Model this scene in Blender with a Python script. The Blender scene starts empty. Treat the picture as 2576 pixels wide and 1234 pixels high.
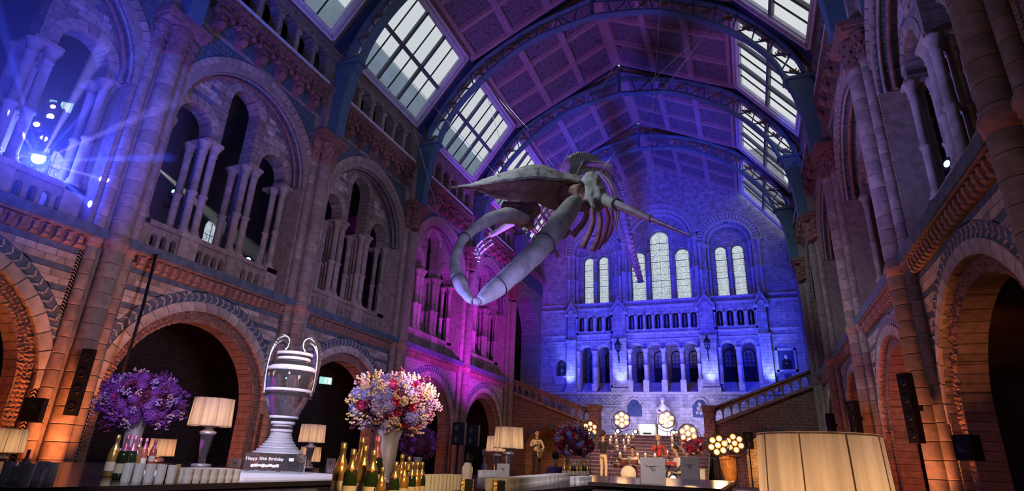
import bpy, math, random
from math import pi, sin, cos, sqrt, radians as R, atan2
from mathutils import Vector, Matrix
random.seed(7)
SC = bpy.context.scene
COL = SC.collection
X0 = -4.83            # centre line of the hall
WL, WR = -13.18, 3.52 # wall planes
PIERS = [1.85, 7.9, 13.95, 20.0, 26.05, 32.1]
PITCH = 6.05
YB = 38.2             # back wall plane
# ---------------------------------------------------------------- camera
cam = bpy.data.cameras.new('camera'); cam.sensor_width = 36; cam.lens = 36 * 1433.86 / 2576
cam.clip_start = .05; cam.clip_end = 300
camo = bpy.data.objects.new('camera', cam); COL.objects.link(camo); SC.camera = camo
yaw, pit, rol = R(22.4064), R(20.5857), R(2.4644)
f = Vector((-sin(yaw) * cos(pit), cos(yaw) * cos(pit), sin(pit)))
r_ = Vector((cos(yaw), sin(yaw), 0)); u_ = r_.cross(f)
r2 = r_ * cos(rol) + u_ * sin(rol); u2 = -r_ * sin(rol) + u_ * cos(rol)
m = Matrix((r2, u2, -f)).transposed().to_4x4(); m.translation = Vector((0, 0, 1.5))
camo.matrix_world = m
# ---------------------------------------------------------------- view
SC.view_settings.view_transform = 'Standard'; SC.view_settings.look = 'None'
SC.view_settings.gamma = 1; SC.view_settings.exposure = 0; SC.view_settings.use_curve_mapping = False
SC.cycles.max_bounces = 7; SC.cycles.diffuse_bounces = 2; SC.cycles.glossy_bounces = 3
SC.cycles.transmission_bounces = 7; SC.cycles.transparent_max_bounces = 12; SC.cycles.volume_bounces = 0
SC.cycles.caustics_reflective = False; SC.cycles.caustics_refractive = False
SC.cycles.sample_clamp_indirect = 2.0
# ---------------------------------------------------------------- sky: bright overcast, bluer and darker low down
W = bpy.data.worlds.new('sky'); SC.world = W; W.use_nodes = True
nt = W.node_tree; nt.nodes.clear()
def wn(t): return nt.nodes.new(t)
tc = wn('ShaderNodeTexCoord'); no = wn('ShaderNodeTexNoise'); no.inputs['Scale'].default_value = 1.6; no.inputs['Detail'].default_value = 3
ra = wn('ShaderNodeValToRGB'); ra.color_ramp.elements[0].position = .40; ra.color_ramp.elements[1].position = .56
ra.color_ramp.elements[0].color = (.60, .70, .78, 1); ra.color_ramp.elements[1].color = (.86, .86, .87, 1)
bg = wn('ShaderNodeBackground'); bg.inputs['Strength'].default_value = .88; ou = wn('ShaderNodeOutputWorld')
nt.links.new(tc.outputs['Generated'], no.inputs['Vector']); nt.links.new(no.outputs['Fac'], ra.inputs['Fac'])
nt.links.new(ra.outputs['Color'], bg.inputs['Color']); nt.links.new(bg.outputs['Background'], ou.inputs['Surface'])
# ---------------------------------------------------------------- stage and architectural lights, with added fill spots
def lamp(kind, loc, col, power, to=None, size=.3, ang=60, blend=.6, spread=None, size_y=None):
    L = bpy.data.lights.new('light', kind); L.color = col; L.energy = power
    o = bpy.data.objects.new('light', L); COL.objects.link(o); o.location = loc
    if kind == 'SPOT': L.spot_size = R(ang); L.spot_blend = blend; L.shadow_soft_size = size
    elif kind == 'AREA':
        L.size = size
        if size_y: L.shape = 'RECTANGLE'; L.size_y = size_y
        if spread: L.spread = R(spread)
    else: L.shadow_soft_size = size
    if to is not None:
        d = Vector(to) - Vector(loc); o.rotation_euler = d.to_track_quat('-Z', 'Y').to_euler()
    return o
BLUE = (.006, .02, 1); ICE = (.22, .30, 1); MAG = (.58, .02, 1); ORANGE = (1, .22, .06); AMBER = (1, .55, .2); VIO = (.35, .12, 1)
# blue flood of the back wall
for u in (-5, 0, 5):
    lamp('SPOT', (X0 + u, 33.3, 6.4), BLUE, 1900, (X0 + u * 1.1, YB, 9.4), .4, 105, 1)
lamp('SPOT', (X0, 26.5, 8.5), BLUE, 3800, (X0, YB, 15), .5, 72, 1)
# lilac wash of the lower wall behind the landing
lamp('AREA', (X0, 34.2, 3.25), (.45, .42, 1), 240, (X0, 38.2, 4.9), 5.5, spread=110, size_y=.5)
# white-blue uplights at the foot of the four buttresses
for u in (-6.1, -2.65, 2.95, 6.4):
    lamp('SPOT', (X0 + u, YB - 1.0, 5.95), ICE, 520, (X0 + u, YB - .15, 8.4), .1, 62, .9)
for u in (-5.2, 0, 5.3):
    lamp('SPOT', (X0 + u, YB - 2.2, 6.1), (.04, .06, 1), 900, (X0 + u, YB, 10.5), .2, 80, 1)
# blue wash from the hall onto the nearest left bay
lamp("SPOT", (-6.5, 1.5, 3.5), (.03, .05, 1), 6500, (-13.2, 5.2, 9.5), .3, 62, 1)
lamp("SPOT", (-9.5, 2.5, 4.5), (.10, .10, 1), 1200, (-13.0, 7.4, 9.0), .3, 50, 1)
# magenta wash on the far left bays
lamp('SPOT', (-9.6, 24.0, 2.2), MAG, 5400, (-13.2, 28.6, 9.2), .3, 66, 1)
lamp('SPOT', (-9.0, 20.0, 2.2), MAG, 2700, (-13.2, 23.5, 8.2), .3, 60, 1)
lamp('SPOT', (-9.0, 26.0, 6.2), (.16, .08, 1), 2400, (-13.0, 27.0, 15.0), .3, 70, 1)
# blue up on the roof
lamp('SPOT', (X0, 25, 8.0), (.05, .06, 1), 9000, (X0, 33, 20.5), .5, 75, 1)
lamp('SPOT', (-8.0, 16, 6.0), VIO, 4200, (-5.0, 23, 20), .5, 78, 1)
# orange uplights at piers and inside the lower arches
ORANGE = (1, .15, .045)
lamp('SPOT', (-11.9, 7.5, .25), (1, .26, .08), 700, (-13.0, 7.8, 3.2), .12, 70, 1)
for y, p in ((10.93, 300), (16.98, 230), (23.0, 120), (29.1, 60), (4.9, 200)):
    lamp('SPOT', (-13.55, y - 1.3, .25), ORANGE, p, (-13.5, y + 2.0, 3.0), .12, 95, 1)
for y, p in ((7.9, 90), (13.95, 420), (20.0, 160), (26.0, 90)):
    lamp('SPOT', (2.2, y - .7, .3), (1, .30, .10), p, (3.4, y - .1, 3.6), .12, 70, 1)
for y, p in ((10.93, 30), (16.98, 330), (23.0, 150)):
    lamp('SPOT', (3.9, y - 1.5, .3), ORANGE, p, (3.85, y + 2.0, 3.2), .12, 95, 1)
# unseen spots added for the dim ambient light on the side walls, mostly lilac
lamp('SPOT', (-1.0, 5.0, 3.2), (.40, .38, 1), 1500, (-13.2, 12.0, 9.5), .4, 74, 1)
lamp('SPOT', (-2.0, 9.0, 3.0), (.42, .36, 1), 1350, (-13.2, 20, 8.5), .4, 66, 1)
lamp('SPOT', (-9.0, 9.0, 3.5), (.24, .24, 1), 4600, (3.3, 14.0, 10.0), .3, 36, .8)
lamp('SPOT', (-8.0, 3.0, 3.0), (1, .55, .45), 240, (3.5, 9.5, 5.0), .4, 80, 1)
lamp('SPOT', (-2.0, 5.0, 2.5), (1, .60, .62), 850, (-13.2, 11, 4.5), .4, 74, 1)
lamp('SPOT', (-6.0, 12.0, 3.0), (.5, .25, 1), 1500, (3.3, 19.0, 9.0), .4, 60, 1)
# band lighting
lamp('SPOT', (-6.5, 13.0, 5.5), (1, .60, .32), 4200, (-5.5, 22.5, 1.8), .2, 42, 1)
lamp('SPOT', (-2.0, 14.0, 5.0), (1, .58, .30), 2900, (-3.2, 22.5, 1.8), .2, 42, 1)
lamp('SPOT', (-4.8, 23.5, 6.5), (.6, .2, .8), 900, (-4.8, 30.0, 1.6), .3, 70, 1)
lamp('SPOT', (-3.5, 26.5, 4.0), (1, .5, .3), 500, (-8.0, 32.3, 2.5), .3, 120, 1)
# unseen spots added over the bars to brighten trophy, bottles, flowers and glasses
lamp('SPOT', (-3.2, 2.2, 3.4), (.80, .74, 1), 800, (-5.4, 5.4, 1.7), .15, 60, 1)
lamp('SPOT', (-.9, 2.2, 2.5), (1, .60, .24), 210, (-2.5, 3.9, 1.4), .12, 62, 1)
lamp('SPOT', (-2.4, 2.4, 3.2), (1, .72, .82), 110, (-3.2, 4.9, 1.95), .12, 40, 1)
lamp('SPOT', (-5.6, 2.8, 3.0), (.7, .45, 1), 130, (-7.4, 5.6, 1.9), .12, 50, 1)
lamp('SPOT', (-1.2, 4.5, 3.6), (1, .86, .86), 420, (-2.6, 8.8, 1.3), .2, 70, 1)
# unseen spots added for the skeleton, the high ones standing in for skylight daylight
lamp('SPOT', (-11.5, 9.0, 14.0), (.75, .86, .95), 3600, (-5.2, 15.2, 9.3), .5, 34, 1)
lamp('SPOT', (-7.0, 9.0, 2.0), (.85, .35, .6), 200, (-6.2, 14.5, 9.0), .3, 36, 1)
lamp('SPOT', (-9.8, 16.5, 16.2), (.75, .95, 1), 2600, (-5.5, 21.5, 13.6), .4, 40, 1)
lamp('SPOT', (-1.5, 24.0, 6.0), (1, .45, .6), 1500, (-5.3, 31.5, 13.0), .3, 22, 1)
lamp('SPOT', (-5.0, 28.0, 6.0), (.65, 1, 1), 1300, (-5.08, 32.4, 3.3), .1, 12, .5)
lamp('SPOT', (-2.6, 1.5, 2.5), (.95, .88, 1), 95, (-4.15, 3.5, 1.3), .1, 34, .8)  # unseen spot added to brighten the front glass row
lamp('POINT', (.95, 33.3, 1.7), (1, .62, .2), 160, None, .15)
lamp('POINT', (-10.7, 33.3, 1.2), (1, .45, .12), 14, None, .15)
# ================================================================ materials
MATS = {}
def mat(name, col, rough=.8, metal=0, noise=.25, scale=6, bump=.15, bscale=30, emit=None, estr=0, obvar=0, spec=.3, trans=0, ior=1.45, wave=None, alpha=None, brick=None, coord='Object'):
    if name in MATS: return MATS[name]
    M = bpy.data.materials.new(name); M.use_nodes = True; t = M.node_tree; n = t.nodes; l = t.links
    b = n['Principled BSDF']
    b.inputs['Roughness'].default_value = rough; b.inputs['Metallic'].default_value = metal
    b.inputs['Specular IOR Level'].default_value = spec; b.inputs['IOR'].default_value = ior
    b.inputs['Transmission Weight'].default_value = trans
    c = n.new('ShaderNodeTexCoord'); vec = c.outputs[coord]
    cur = None
    def rgb(x): return (x[0], x[1], x[2], 1)
    base = n.new('ShaderNodeRGB'); base.outputs[0].default_value = rgb(col); cur = base.outputs[0]
    if noise:
        nz = n.new('ShaderNodeTexNoise'); nz.inputs['Scale'].default_value = scale; nz.inputs['Detail'].default_value = 4
        l.new(vec, nz.inputs['Vector'])
        mr = n.new('ShaderNodeMapRange'); mr.inputs['From Min'].default_value = .3; mr.inputs['From Max'].default_value = .7
        mr.inputs['To Min'].default_value = 1 - noise; mr.inputs['To Max'].default_value = 1 + noise
        l.new(nz.outputs['Fac'], mr.inputs['Value'])
        mx = n.new('ShaderNodeVectorMath'); mx.operation = 'SCALE'; l.new(cur, mx.inputs[0]); l.new(mr.outputs[0], mx.inputs['Scale']); cur = mx.outputs[0]
    if obvar:
        oi = n.new('ShaderNodeObjectInfo'); mr = n.new('ShaderNodeMapRange')
        mr.inputs['To Min'].default_value = 1 - obvar; mr.inputs['To Max'].default_value = 1 + obvar
        l.new(oi.outputs['Random'], mr.inputs['Value'])
        mx = n.new('ShaderNodeVectorMath'); mx.operation = 'SCALE'; l.new(cur, mx.inputs[0]); l.new(mr.outputs[0], mx.inputs['Scale']); cur = mx.outputs[0]
    bumpsrc = None
    if brick:  # (width,row,axis) coursed masonry too small to pick apart; axis gives the wall's horizontal axis
        bw, bh, ax, c2 = brick
        sp = n.new('ShaderNodeSeparateXYZ'); cb = n.new('ShaderNodeCombineXYZ'); l.new(vec, sp.inputs[0])
        l.new(sp.outputs[ax], cb.inputs[0]); l.new(sp.outputs['Z'], cb.inputs[1])
        bk = n.new('ShaderNodeTexBrick'); bk.inputs['Scale'].default_value = 1; bk.inputs['Brick Width'].default_value = bw; bk.inputs['Row Height'].default_value = bh
        bk.inputs['Mortar Size'].default_value = .008; bk.inputs['Color1'].default_value = (1, 1, 1, 1); bk.inputs['Color2'].default_value = rgb(c2); bk.inputs['Mortar'].default_value = (.35, .35, .35, 1)
        bk.inputs['Bias'].default_value = -.2
        l.new(cb.outputs[0], bk.inputs['Vector'])
        mx = n.new('ShaderNodeMix'); mx.data_type = 'RGBA'; mx.blend_type = 'MULTIPLY'; mx.inputs['Factor'].default_value = 1
        l.new(cur, mx.inputs[6]); l.new(bk.outputs['Color'], mx.inputs[7]); cur = mx.outputs[2]; bumpsrc = bk.outputs['Fac']
    if wave:  # (scale, darkness, direction) fine streaks along one axis
        wv = n.new('ShaderNodeTexNoise'); mp = n.new('ShaderNodeMapping'); mp.inputs['Scale'].default_value = wave[2]
        l.new(vec, mp.inputs['Vector']); l.new(mp.outputs[0], wv.inputs['Vector']); wv.inputs['Scale'].default_value = wave[0]
        mr = n.new('ShaderNodeMapRange'); mr.inputs['From Min'].default_value = .35; mr.inputs['From Max'].default_value = .65
        mr.inputs['To Min'].default_value = 1 - wave[1]; mr.inputs['To Max'].default_value = 1 + wave[1] * .4
        l.new(wv.outputs['Fac'], mr.inputs['Value'])
        mx = n.new('ShaderNodeVectorMath'); mx.operation = 'SCALE'; l.new(cur, mx.inputs[0]); l.new(mr.outputs[0], mx.inputs['Scale']); cur = mx.outputs[0]
    l.new(cur, b.inputs['Base Color'])
    if emit:
        b.inputs['Emission Color'].default_value = rgb(emit); b.inputs['Emission Strength'].default_value = estr
        if wave:
            mx = n.new('ShaderNodeVectorMath'); mx.operation = 'SCALE'; mx.inputs[0].default_value = emit
            l.new(mr.outputs[0], mx.inputs['Scale']); l.new(mx.outputs[0], b.inputs['Emission Color'])
    if bump:
        nb = n.new('ShaderNodeTexNoise'); nb.inputs['Scale'].default_value = bscale; nb.inputs['Detail'].default_value = 4; l.new(vec, nb.inputs['Vector'])
        bp = n.new('ShaderNodeBump'); bp.inputs['Strength'].default_value = bump; bp.inputs['Distance'].default_value = .02
        l.new(nb.outputs['Fac'], bp.inputs['Height']); l.new(bp.outputs[0], b.inputs['Normal'])
        if bumpsrc is not None:
            b2 = n.new('ShaderNodeBump'); b2.invert = True; b2.inputs['Strength'].default_value = .5; b2.inputs['Distance'].default_value = .01
            l.new(bumpsrc, b2.inputs['Height']); l.new(bp.outputs[0], b2.inputs['Normal']); l.new(b2.outputs[0], b.inputs['Normal'])
    MATS[name] = M
    return M
mat('buff', (.42, .335, .27), obvar=.22)
mat('buffpier', (.36, .28, .225), obvar=.2, bump=.25)
mat('cream', (.56, .48, .40), obvar=.22)
mat('slate', (.13, .17, .215), noise=.3, obvar=.12)
mat('spandrel', (.12, .17, .19), noise=.35, scale=14, bump=.5, bscale=22, brick=(.42, .16, 'Y', (.75, .8, .85)))
mat('terra', (.27, .135, .105), noise=.35, obvar=.2)
mat('terrapale', (.38, .22, .165), noise=.35, obvar=.2)
mat('carved', (.38, .22, .16), noise=.4, scale=20, bump=.6, bscale=60)
mat('wallbuff', (.34, .275, .225), brick=(.44, .165, 'Y', (.72, .7, .68)))
mat('wallback', (.50, .46, .45), brick=(.52, .2, 'Y', (.72, .72, .74)), noise=.3, scale=3)
mat('stoneback', (.52, .48, .47), obvar=.15, noise=.2)
mat('wallstair', (.34, .22, .17), brick=(.42, .16, 'Y', (.75, .7, .68)))
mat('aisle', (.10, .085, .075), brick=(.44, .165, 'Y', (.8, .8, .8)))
mat('iron', (.11, .21, .29), rough=.45, metal=.2, noise=.15, bump=.05, spec=.5)
mat('irondark', (.03, .06, .12), rough=.5, noise=.15, bump=.05)
mat('lead', (.02, .022, .03), rough=.6, noise=0, bump=0)
mat('gilt', (.62, .38, .2), rough=.45, metal=.3, noise=.3, scale=30, bump=.3)
mat('framewhite', (.72, .74, .78), rough=.6, noise=.12)
mat('framewood', (.20, .12, .10), rough=.6)
mat('mullion', (.16, .18, .20), rough=.5, noise=.1)
mat('rail', (.42, .30, .30), noise=.2, scale=10)
mat('railorn', (.40, .30, .34), noise=.75, scale=26, bump=.4, bscale=60)
mat('floor', (.10, .08, .07), rough=.35, noise=.3, brick=(.6, .6, 'Y', (.6, .6, .6)))
mat('black', (.012, .012, .015), rough=.55, noise=0, bump=.1)
mat('blackgloss', (.02, .018, .02), rough=.12, noise=0, bump=0, spec=.6)
mat('darkmetal', (.05, .05, .055), rough=.4, metal=.8, noise=0, bump=0)
mat('steel', (.62, .62, .64), rough=.22, metal=1, noise=0, bump=0)
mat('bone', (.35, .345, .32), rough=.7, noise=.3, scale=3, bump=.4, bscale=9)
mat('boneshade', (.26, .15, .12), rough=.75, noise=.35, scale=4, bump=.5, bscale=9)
mat('wire', (.55, .56, .6), rough=.35, metal=.6, noise=0, bump=0)
def panelmat():   # painted coffer: branching leaves in dark lines and gilt, purple light put into the violet-brown ground
    M = bpy.data.materials.new('painted_panel'); M.use_nodes = True; t = M.node_tree; n = t.nodes; l = t.links; b = n['Principled BSDF']; b.inputs['Roughness'].default_value = .7
    c = n.new('ShaderNodeTexCoord'); oi = n.new('ShaderNodeObjectInfo'); ad = n.new('ShaderNodeVectorMath'); ad.operation = 'ADD'
    sc = n.new('ShaderNodeVectorMath'); sc.operation = 'SCALE'; sc.inputs[0].default_value = (17, 9, 5); l.new(oi.outputs['Random'], sc.inputs['Scale'])
    l.new(c.outputs['Object'], ad.inputs[0]); l.new(sc.outputs[0], ad.inputs[1])
    nz = n.new('ShaderNodeTexNoise'); nz.inputs['Scale'].default_value = 1.2; l.new(ad.outputs[0], nz.inputs['Vector'])
    mx = n.new('ShaderNodeMix'); mx.data_type = 'RGBA'; mx.inputs['Factor'].default_value = .5; l.new(ad.outputs[0], mx.inputs[6]); l.new(nz.outputs['Color'], mx.inputs[7])
    v = n.new('ShaderNodeTexVoronoi'); v.feature = 'DISTANCE_TO_EDGE'; v.inputs['Scale'].default_value = 6.5; l.new(mx.outputs[2], v.inputs['Vector'])
    r1 = n.new('ShaderNodeValToRGB'); e = r1.color_ramp.elements; e[0].position = .02; e[0].color = (.09, .08, .09, 1); e[1].position = .035; e[1].color = (.19, .16, .20, 1); l.new(v.outputs['Distance'], r1.inputs['Fac'])
    v2 = n.new('ShaderNodeTexVoronoi'); v2.inputs['Scale'].default_value = 11; l.new(mx.outputs[2], v2.inputs['Vector'])
    r2 = n.new('ShaderNodeValToRGB'); e = r2.color_ramp.elements; e[0].position = .18; e[0].color = (.16, .13, .08, 1); e[1].position = .3; e[1].color = (1, 1, 1, 1); l.new(v2.outputs['Distance'], r2.inputs['Fac'])
    m2 = n.new('ShaderNodeMix'); m2.data_type = 'RGBA'; m2.blend_type = 'MULTIPLY'; m2.inputs['Factor'].default_value = .7; l.new(r1.outputs[0], m2.inputs[6]); l.new(r2.outputs[0], m2.inputs[7])
    l.new(m2.outputs[2], b.inputs['Base Color']); MATS['panel'] = M
panelmat()
def glassmat(name, tint, k, pattern=False):   # frosted or stained pane lit by the sky behind it
    M = bpy.data.materials.new(name); M.use_nodes = True; t = M.node_tree; n = t.nodes; l = t.links; n.clear()
    o = n.new('ShaderNodeOutputMaterial'); tr = n.new('ShaderNodeBsdfTransparent'); tl = n.new('ShaderNodeBsdfTranslucent'); mx = n.new('ShaderNodeMixShader'); mx.inputs[0].default_value = k
    tr.inputs[0].default_value = (*tint, 1); tl.inputs[0].default_value = (*tint, 1)
    if pattern:
        c = n.new('ShaderNodeTexCoord'); v = n.new('ShaderNodeTexVoronoi'); v.inputs['Scale'].default_value = 7; l.new(c.outputs['Object'], v.inputs['Vector'])
        r1 = n.new('ShaderNodeValToRGB'); e = r1.color_ramp.elements; e[0].position = .3; e[0].color = (*tint, 1); e[1].position = .8; e[1].color = (tint[0] * .82, tint[1] * .86, tint[2] * .9, 1)
        v.feature = 'F1'; l.new(v.outputs['Distance'], r1.inputs['Fac']); l.new(r1.outputs[0], tr.inputs[0]); l.new(r1.outputs[0], tl.inputs[0])
    l.new(tr.outputs[0], mx.inputs[1]); l.new(tl.outputs[0], mx.inputs[2]); l.new(mx.outputs[0], o.inputs[0]); MATS[name] = M
glassmat('pane', (.96, .97, .98), .06)
glassmat('stained', (.93, .97, 1.0), .05, True)
# ================================================================ mesh building
class MB:
    def __init__(s): s.v = []; s.f = []; s.sm = []
    def add(s, vs, fs, smooth=False):
        o = len(s.v); s.v += [tuple(p) for p in vs]; s.f += [tuple(i + o for i in q) for q in fs]; s.sm += [smooth] * len(fs); return s
    def box(s, a, b):
        x0, y0, z0 = a; x1, y1, z1 = b
        return s.add([(x0, y0, z0), (x1, y0, z0), (x1, y1, z0), (x0, y1, z0), (x0, y0, z1), (x1, y0, z1), (x1, y1, z1), (x0, y1, z1)],
                     [(0, 3, 2, 1), (4, 5, 6, 7), (0, 1, 5, 4), (1, 2, 6, 5), (2, 3, 7, 6), (3, 0, 4, 7)])
    def cbox(s, c, d, M=None):
        hx, hy, hz = d[0] / 2, d[1] / 2, d[2] / 2
        P = [Vector((x * hx, y * hy, z * hz)) for z in (-1, 1) for x, y in ((-1, -1), (1, -1), (1, 1), (-1, 1))]
        if M is not None: P = [M @ p for p in P]
        c = Vector(c)
        return s.add([p + c for p in P], [(0, 3, 2, 1), (4, 5, 6, 7), (0, 1, 5, 4), (1, 2, 6, 5), (2, 3, 7, 6), (3, 0, 4, 7)])
    def lathe(s, prof, n=16, c=(0, 0, 0), a0=0, a1=2 * pi, smooth=True, caps=True, sx=1, sy=1):
        full = abs(a1 - a0 - 2 * pi) < 1e-6; k = n if full else n + 1; V = []; F = []
        for r, z in prof:
            for i in range(k):
                a = a0 + (a1 - a0) * i / n; V.append((c[0] + r * cos(a) * sx, c[1] + r * sin(a) * sy, c[2] + z))
        for j in range(len(prof) - 1):
            for i in range(n):
                i2 = (i + 1) % k if full else i + 1
                F.append((j * k + i, j * k + i2, (j + 1) * k + i2, (j + 1) * k + i))
        s.add(V, F, smooth)
        if full and caps:
            o = len(s.v) - len(V)
            s.f.append(tuple(o + i for i in reversed(range(n)))); s.sm.append(False)
            s.f.append(tuple(o + (len(prof) - 1) * k + i for i in range(n))); s.sm.append(False)
        return s
    def tube(s, pts, rad, n=8, smooth=True, caps=True, flat=1):
        pts = [Vector(p) for p in pts]; m_ = len(pts)
        if not hasattr(rad, '__len__'): rad = [rad] * m_
        V = []; prev = None
        for i, p in enumerate(pts):
            t = (pts[min(i + 1, m_ - 1)] - pts[max(i - 1, 0)])
            t = t.normalized() if t.length > 1e-9 else Vector((0, 0, 1))
            if prev is None:
                a = Vector((0, 0, 1)) if abs(t.z) < .9 else Vector((1, 0, 0)); nn = t.cross(a).normalized()
            else:
                nn = prev - t * prev.dot(t); nn = nn.normalized() if nn.length > 1e-9 else prev
            prev = nn; bb = t.cross(nn)
            for k in range(n):
                a = 2 * pi * k / n; V.append(p + nn * (rad[i] * cos(a)) + bb * (rad[i] * sin(a) * flat))
        F = [(j * n + k, j * n + (k + 1) % n, (j + 1) * n + (k + 1) % n, (j + 1) * n + k) for j in range(m_ - 1) for k in range(n)]
        s.add(V, F, smooth)
        if caps:
            o = len(s.v) - len(V)
            s.f.append(tuple(o + i for i in reversed(range(n)))); s.sm.append(False)
            s.f.append(tuple(o + (m_ - 1) * n + i for i in range(n))); s.sm.append(False)
        return s
    def bar(s, a, b, w, h=None, up=(0, 0, 1)):
        a = Vector(a); b = Vector(b); t = b - a; L = t.length; t.normalize(); h = h or w
        u = Vector(up); x = t.cross(u)
        if x.length < 1e-4: x = t.cross(Vector((1, 0, 0)))
        x.normalize(); y = x.cross(t)
        M = Matrix((x, t, y)).transposed()
        return s.cbox((a + b) / 2, (w, L, h), M)
    def ball(s, c, r, n=8, k=5, sz=1, M=None):
        V = [Vector((0, 0, -r * sz))]; F = []
        for j in range(1, k):
            p = -pi / 2 + pi * j / k
            V += [Vector((r * cos(p) * cos(2 * pi * i / n), r * cos(p) * sin(2 * pi * i / n), r * sin(p) * sz)) for i in range(n)]
        V.append(Vector((0, 0, r * sz)))
        F += [(0, 1 + (i + 1) % n, 1 + i) for i in range(n)]
        for j in range(k - 2): F += [(1 + j * n + i, 1 + j * n + (i + 1) % n, 1 + (j + 1) * n + (i + 1) % n, 1 + (j + 1) * n + i) for i in range(n)]
        o = 1 + (k - 2) * n; F += [(o + i, o + (i + 1) % n, len(V) - 1) for i in range(n)]
        if M is not None: V = [M @ p for p in V]
        c = Vector(c); return s.add([p + c for p in V], F, True)
    def prism(s, poly, d0, d1):   # polygon in the (y, z) plane, thickness along x
        n = len(poly); V = [(d1, p[0], p[1]) for p in poly] + [(d0, p[0], p[1]) for p in poly]
        F = [tuple(range(n)), tuple(range(2 * n - 1, n - 1, -1))] + [(i, i + n, (i + 1) % n + n, (i + 1) % n) for i in range(n)]
        return s.add(V, F)
    def arch_wall(s, s0, s1, z0, z1, sc, zb, zs, r, df, db, n=20, back=True):
        # slab in the (s,z) plane between depth df (front) and db with a round-headed opening
        inn = []; out = []
        def rect(a):
            c, q = cos(a), sin(a); t = 1e9
            if c > 1e-9: t = min(t, (s1 - sc) / c)
            if c < -1e-9: t = min(t, (s0 - sc) / c)
            if q > 1e-9: t = min(t, (z1 - zs) / q)
            return (sc + c * t, zs + q * t)
        al = atan2(z1 - zs, s0 - sc); ar = atan2(z1 - zs, s1 - sc)
        angs = sorted(set([pi * i / n for i in range(n + 1)] + [al, ar]), reverse=True)
        if zb < zs: inn.append((sc - r, zb)); out.append((s0, zb))
        for a in angs: inn.append((sc + r * cos(a), zs + r * sin(a))); out.append(rect(a))
        if zb < zs: inn.append((sc + r, zb)); out.append((s1, zb))
        k = len(inn)
        for d, fl in ((df, 0), (db, 1)) if back else ((df, 0),):
            V = [(d, *p) for p in inn] + [(d, *p) for p in out]
            F = [(i, i + 1, i + 1 + k, i + k) if not fl else (i, i + k, i + 1 + k, i + 1) for i in range(k - 1)]
            if zb > z0 + 1e-6:
                V += [(d, s0, z0), (d, s1, z0)]; q = (2 * k, 2 * k + 1, k - 1, 0) if not fl else (0, k - 1, 2 * k + 1, 2 * k)
                F.append((2 * k, 2 * k + 1, 2 * k - 1, k) if not fl else (k, 2 * k - 1, 2 * k + 1, 2 * k))
            s.add(V, F)
        V = [(df, *p) for p in inn] + [(db, *p) for p in inn]
        s.add(V, [(i, i + k, i + 1 + k, i + 1) for i in range(k - 1)])
        if zb > z0 + 1e-6: s.add([(df, sc - r, zb), (df, sc + r, zb), (db, sc + r, zb), (db, sc - r, zb)], [(0, 1, 2, 3)])
        return s
    def ring(s, sc, zs, r0, r1, df, db, a0=0, a1=pi, n=24):
        V = []; F = []
        for i in range(n + 1):
            a = a0 + (a1 - a0) * i / n; c, q = cos(a), sin(a)
            V += [(df, sc + r0 * c, zs + r0 * q), (df, sc + r1 * c, zs + r1 * q), (db, sc + r1 * c, zs + r1 * q), (db, sc + r0 * c, zs + r0 * q)]
        for i in range(n):
            o = 4 * i
            F += [(o, o + 1, o + 5, o + 4), (o + 1, o + 2, o + 6, o + 5), (o + 3, o, o + 4, o + 7), (o + 2, o + 3, o + 7, o + 6)]
        F += [(0, 3, 2, 1), (4 * n, 4 * n + 1, 4 * n + 2, 4 * n + 3)]
        return s.add(V, F)
    def mesh(s, name, m):
        me = bpy.data.meshes.new(name); me.from_pydata(s.v, [], s.f)
        if any(s.sm): me.polygons.foreach_set('use_smooth', s.sm)
        me.materials.append(MATS[m] if isinstance(m, str) else m); me.update(); return me
    def build(s, name, m, parent=None, loc=(0, 0, 0), rot=(0, 0, 0), **kw):
        return obj(name, s.mesh(name, m), parent, loc, rot, **kw)
def obj(name, me, parent=None, loc=(0, 0, 0), rot=(0, 0, 0), **kw):
    o = bpy.data.objects.new(name, me); COL.objects.link(o); o.location = loc; o.rotation_euler = rot
    if parent is not None: o.parent = parent
    for k, v in kw.items(): o[k] = v
    return o
def empty(name, loc=(0, 0, 0), rz=0, **kw):
    o = bpy.data.objects.new(name, None); o.empty_display_size = .1; COL.objects.link(o); o.location = loc; o.rotation_euler = (0, 0, rz)
    for k, v in kw.items(): o[k] = v
    return o
KIDS = {}
def dup(root, loc=None, rot=None, **kw):
    def cp(o, par):
        c = o.copy(); COL.objects.link(c)
        if par is not None: c.parent = par
        for ch in o.children: cp(ch, c)
        return c
    c = cp(root, None)
    if loc is not None: c.location = loc
    if rot is not None: c.rotation_euler = rot
    for k, v in kw.items(): c[k] = v
    return c
def fix(me):   # make normals consistent
    import bmesh
    b = bmesh.new(); b.from_mesh(me); bmesh.ops.recalc_face_normals(b, faces=b.faces); b.to_mesh(me); b.free()
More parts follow.
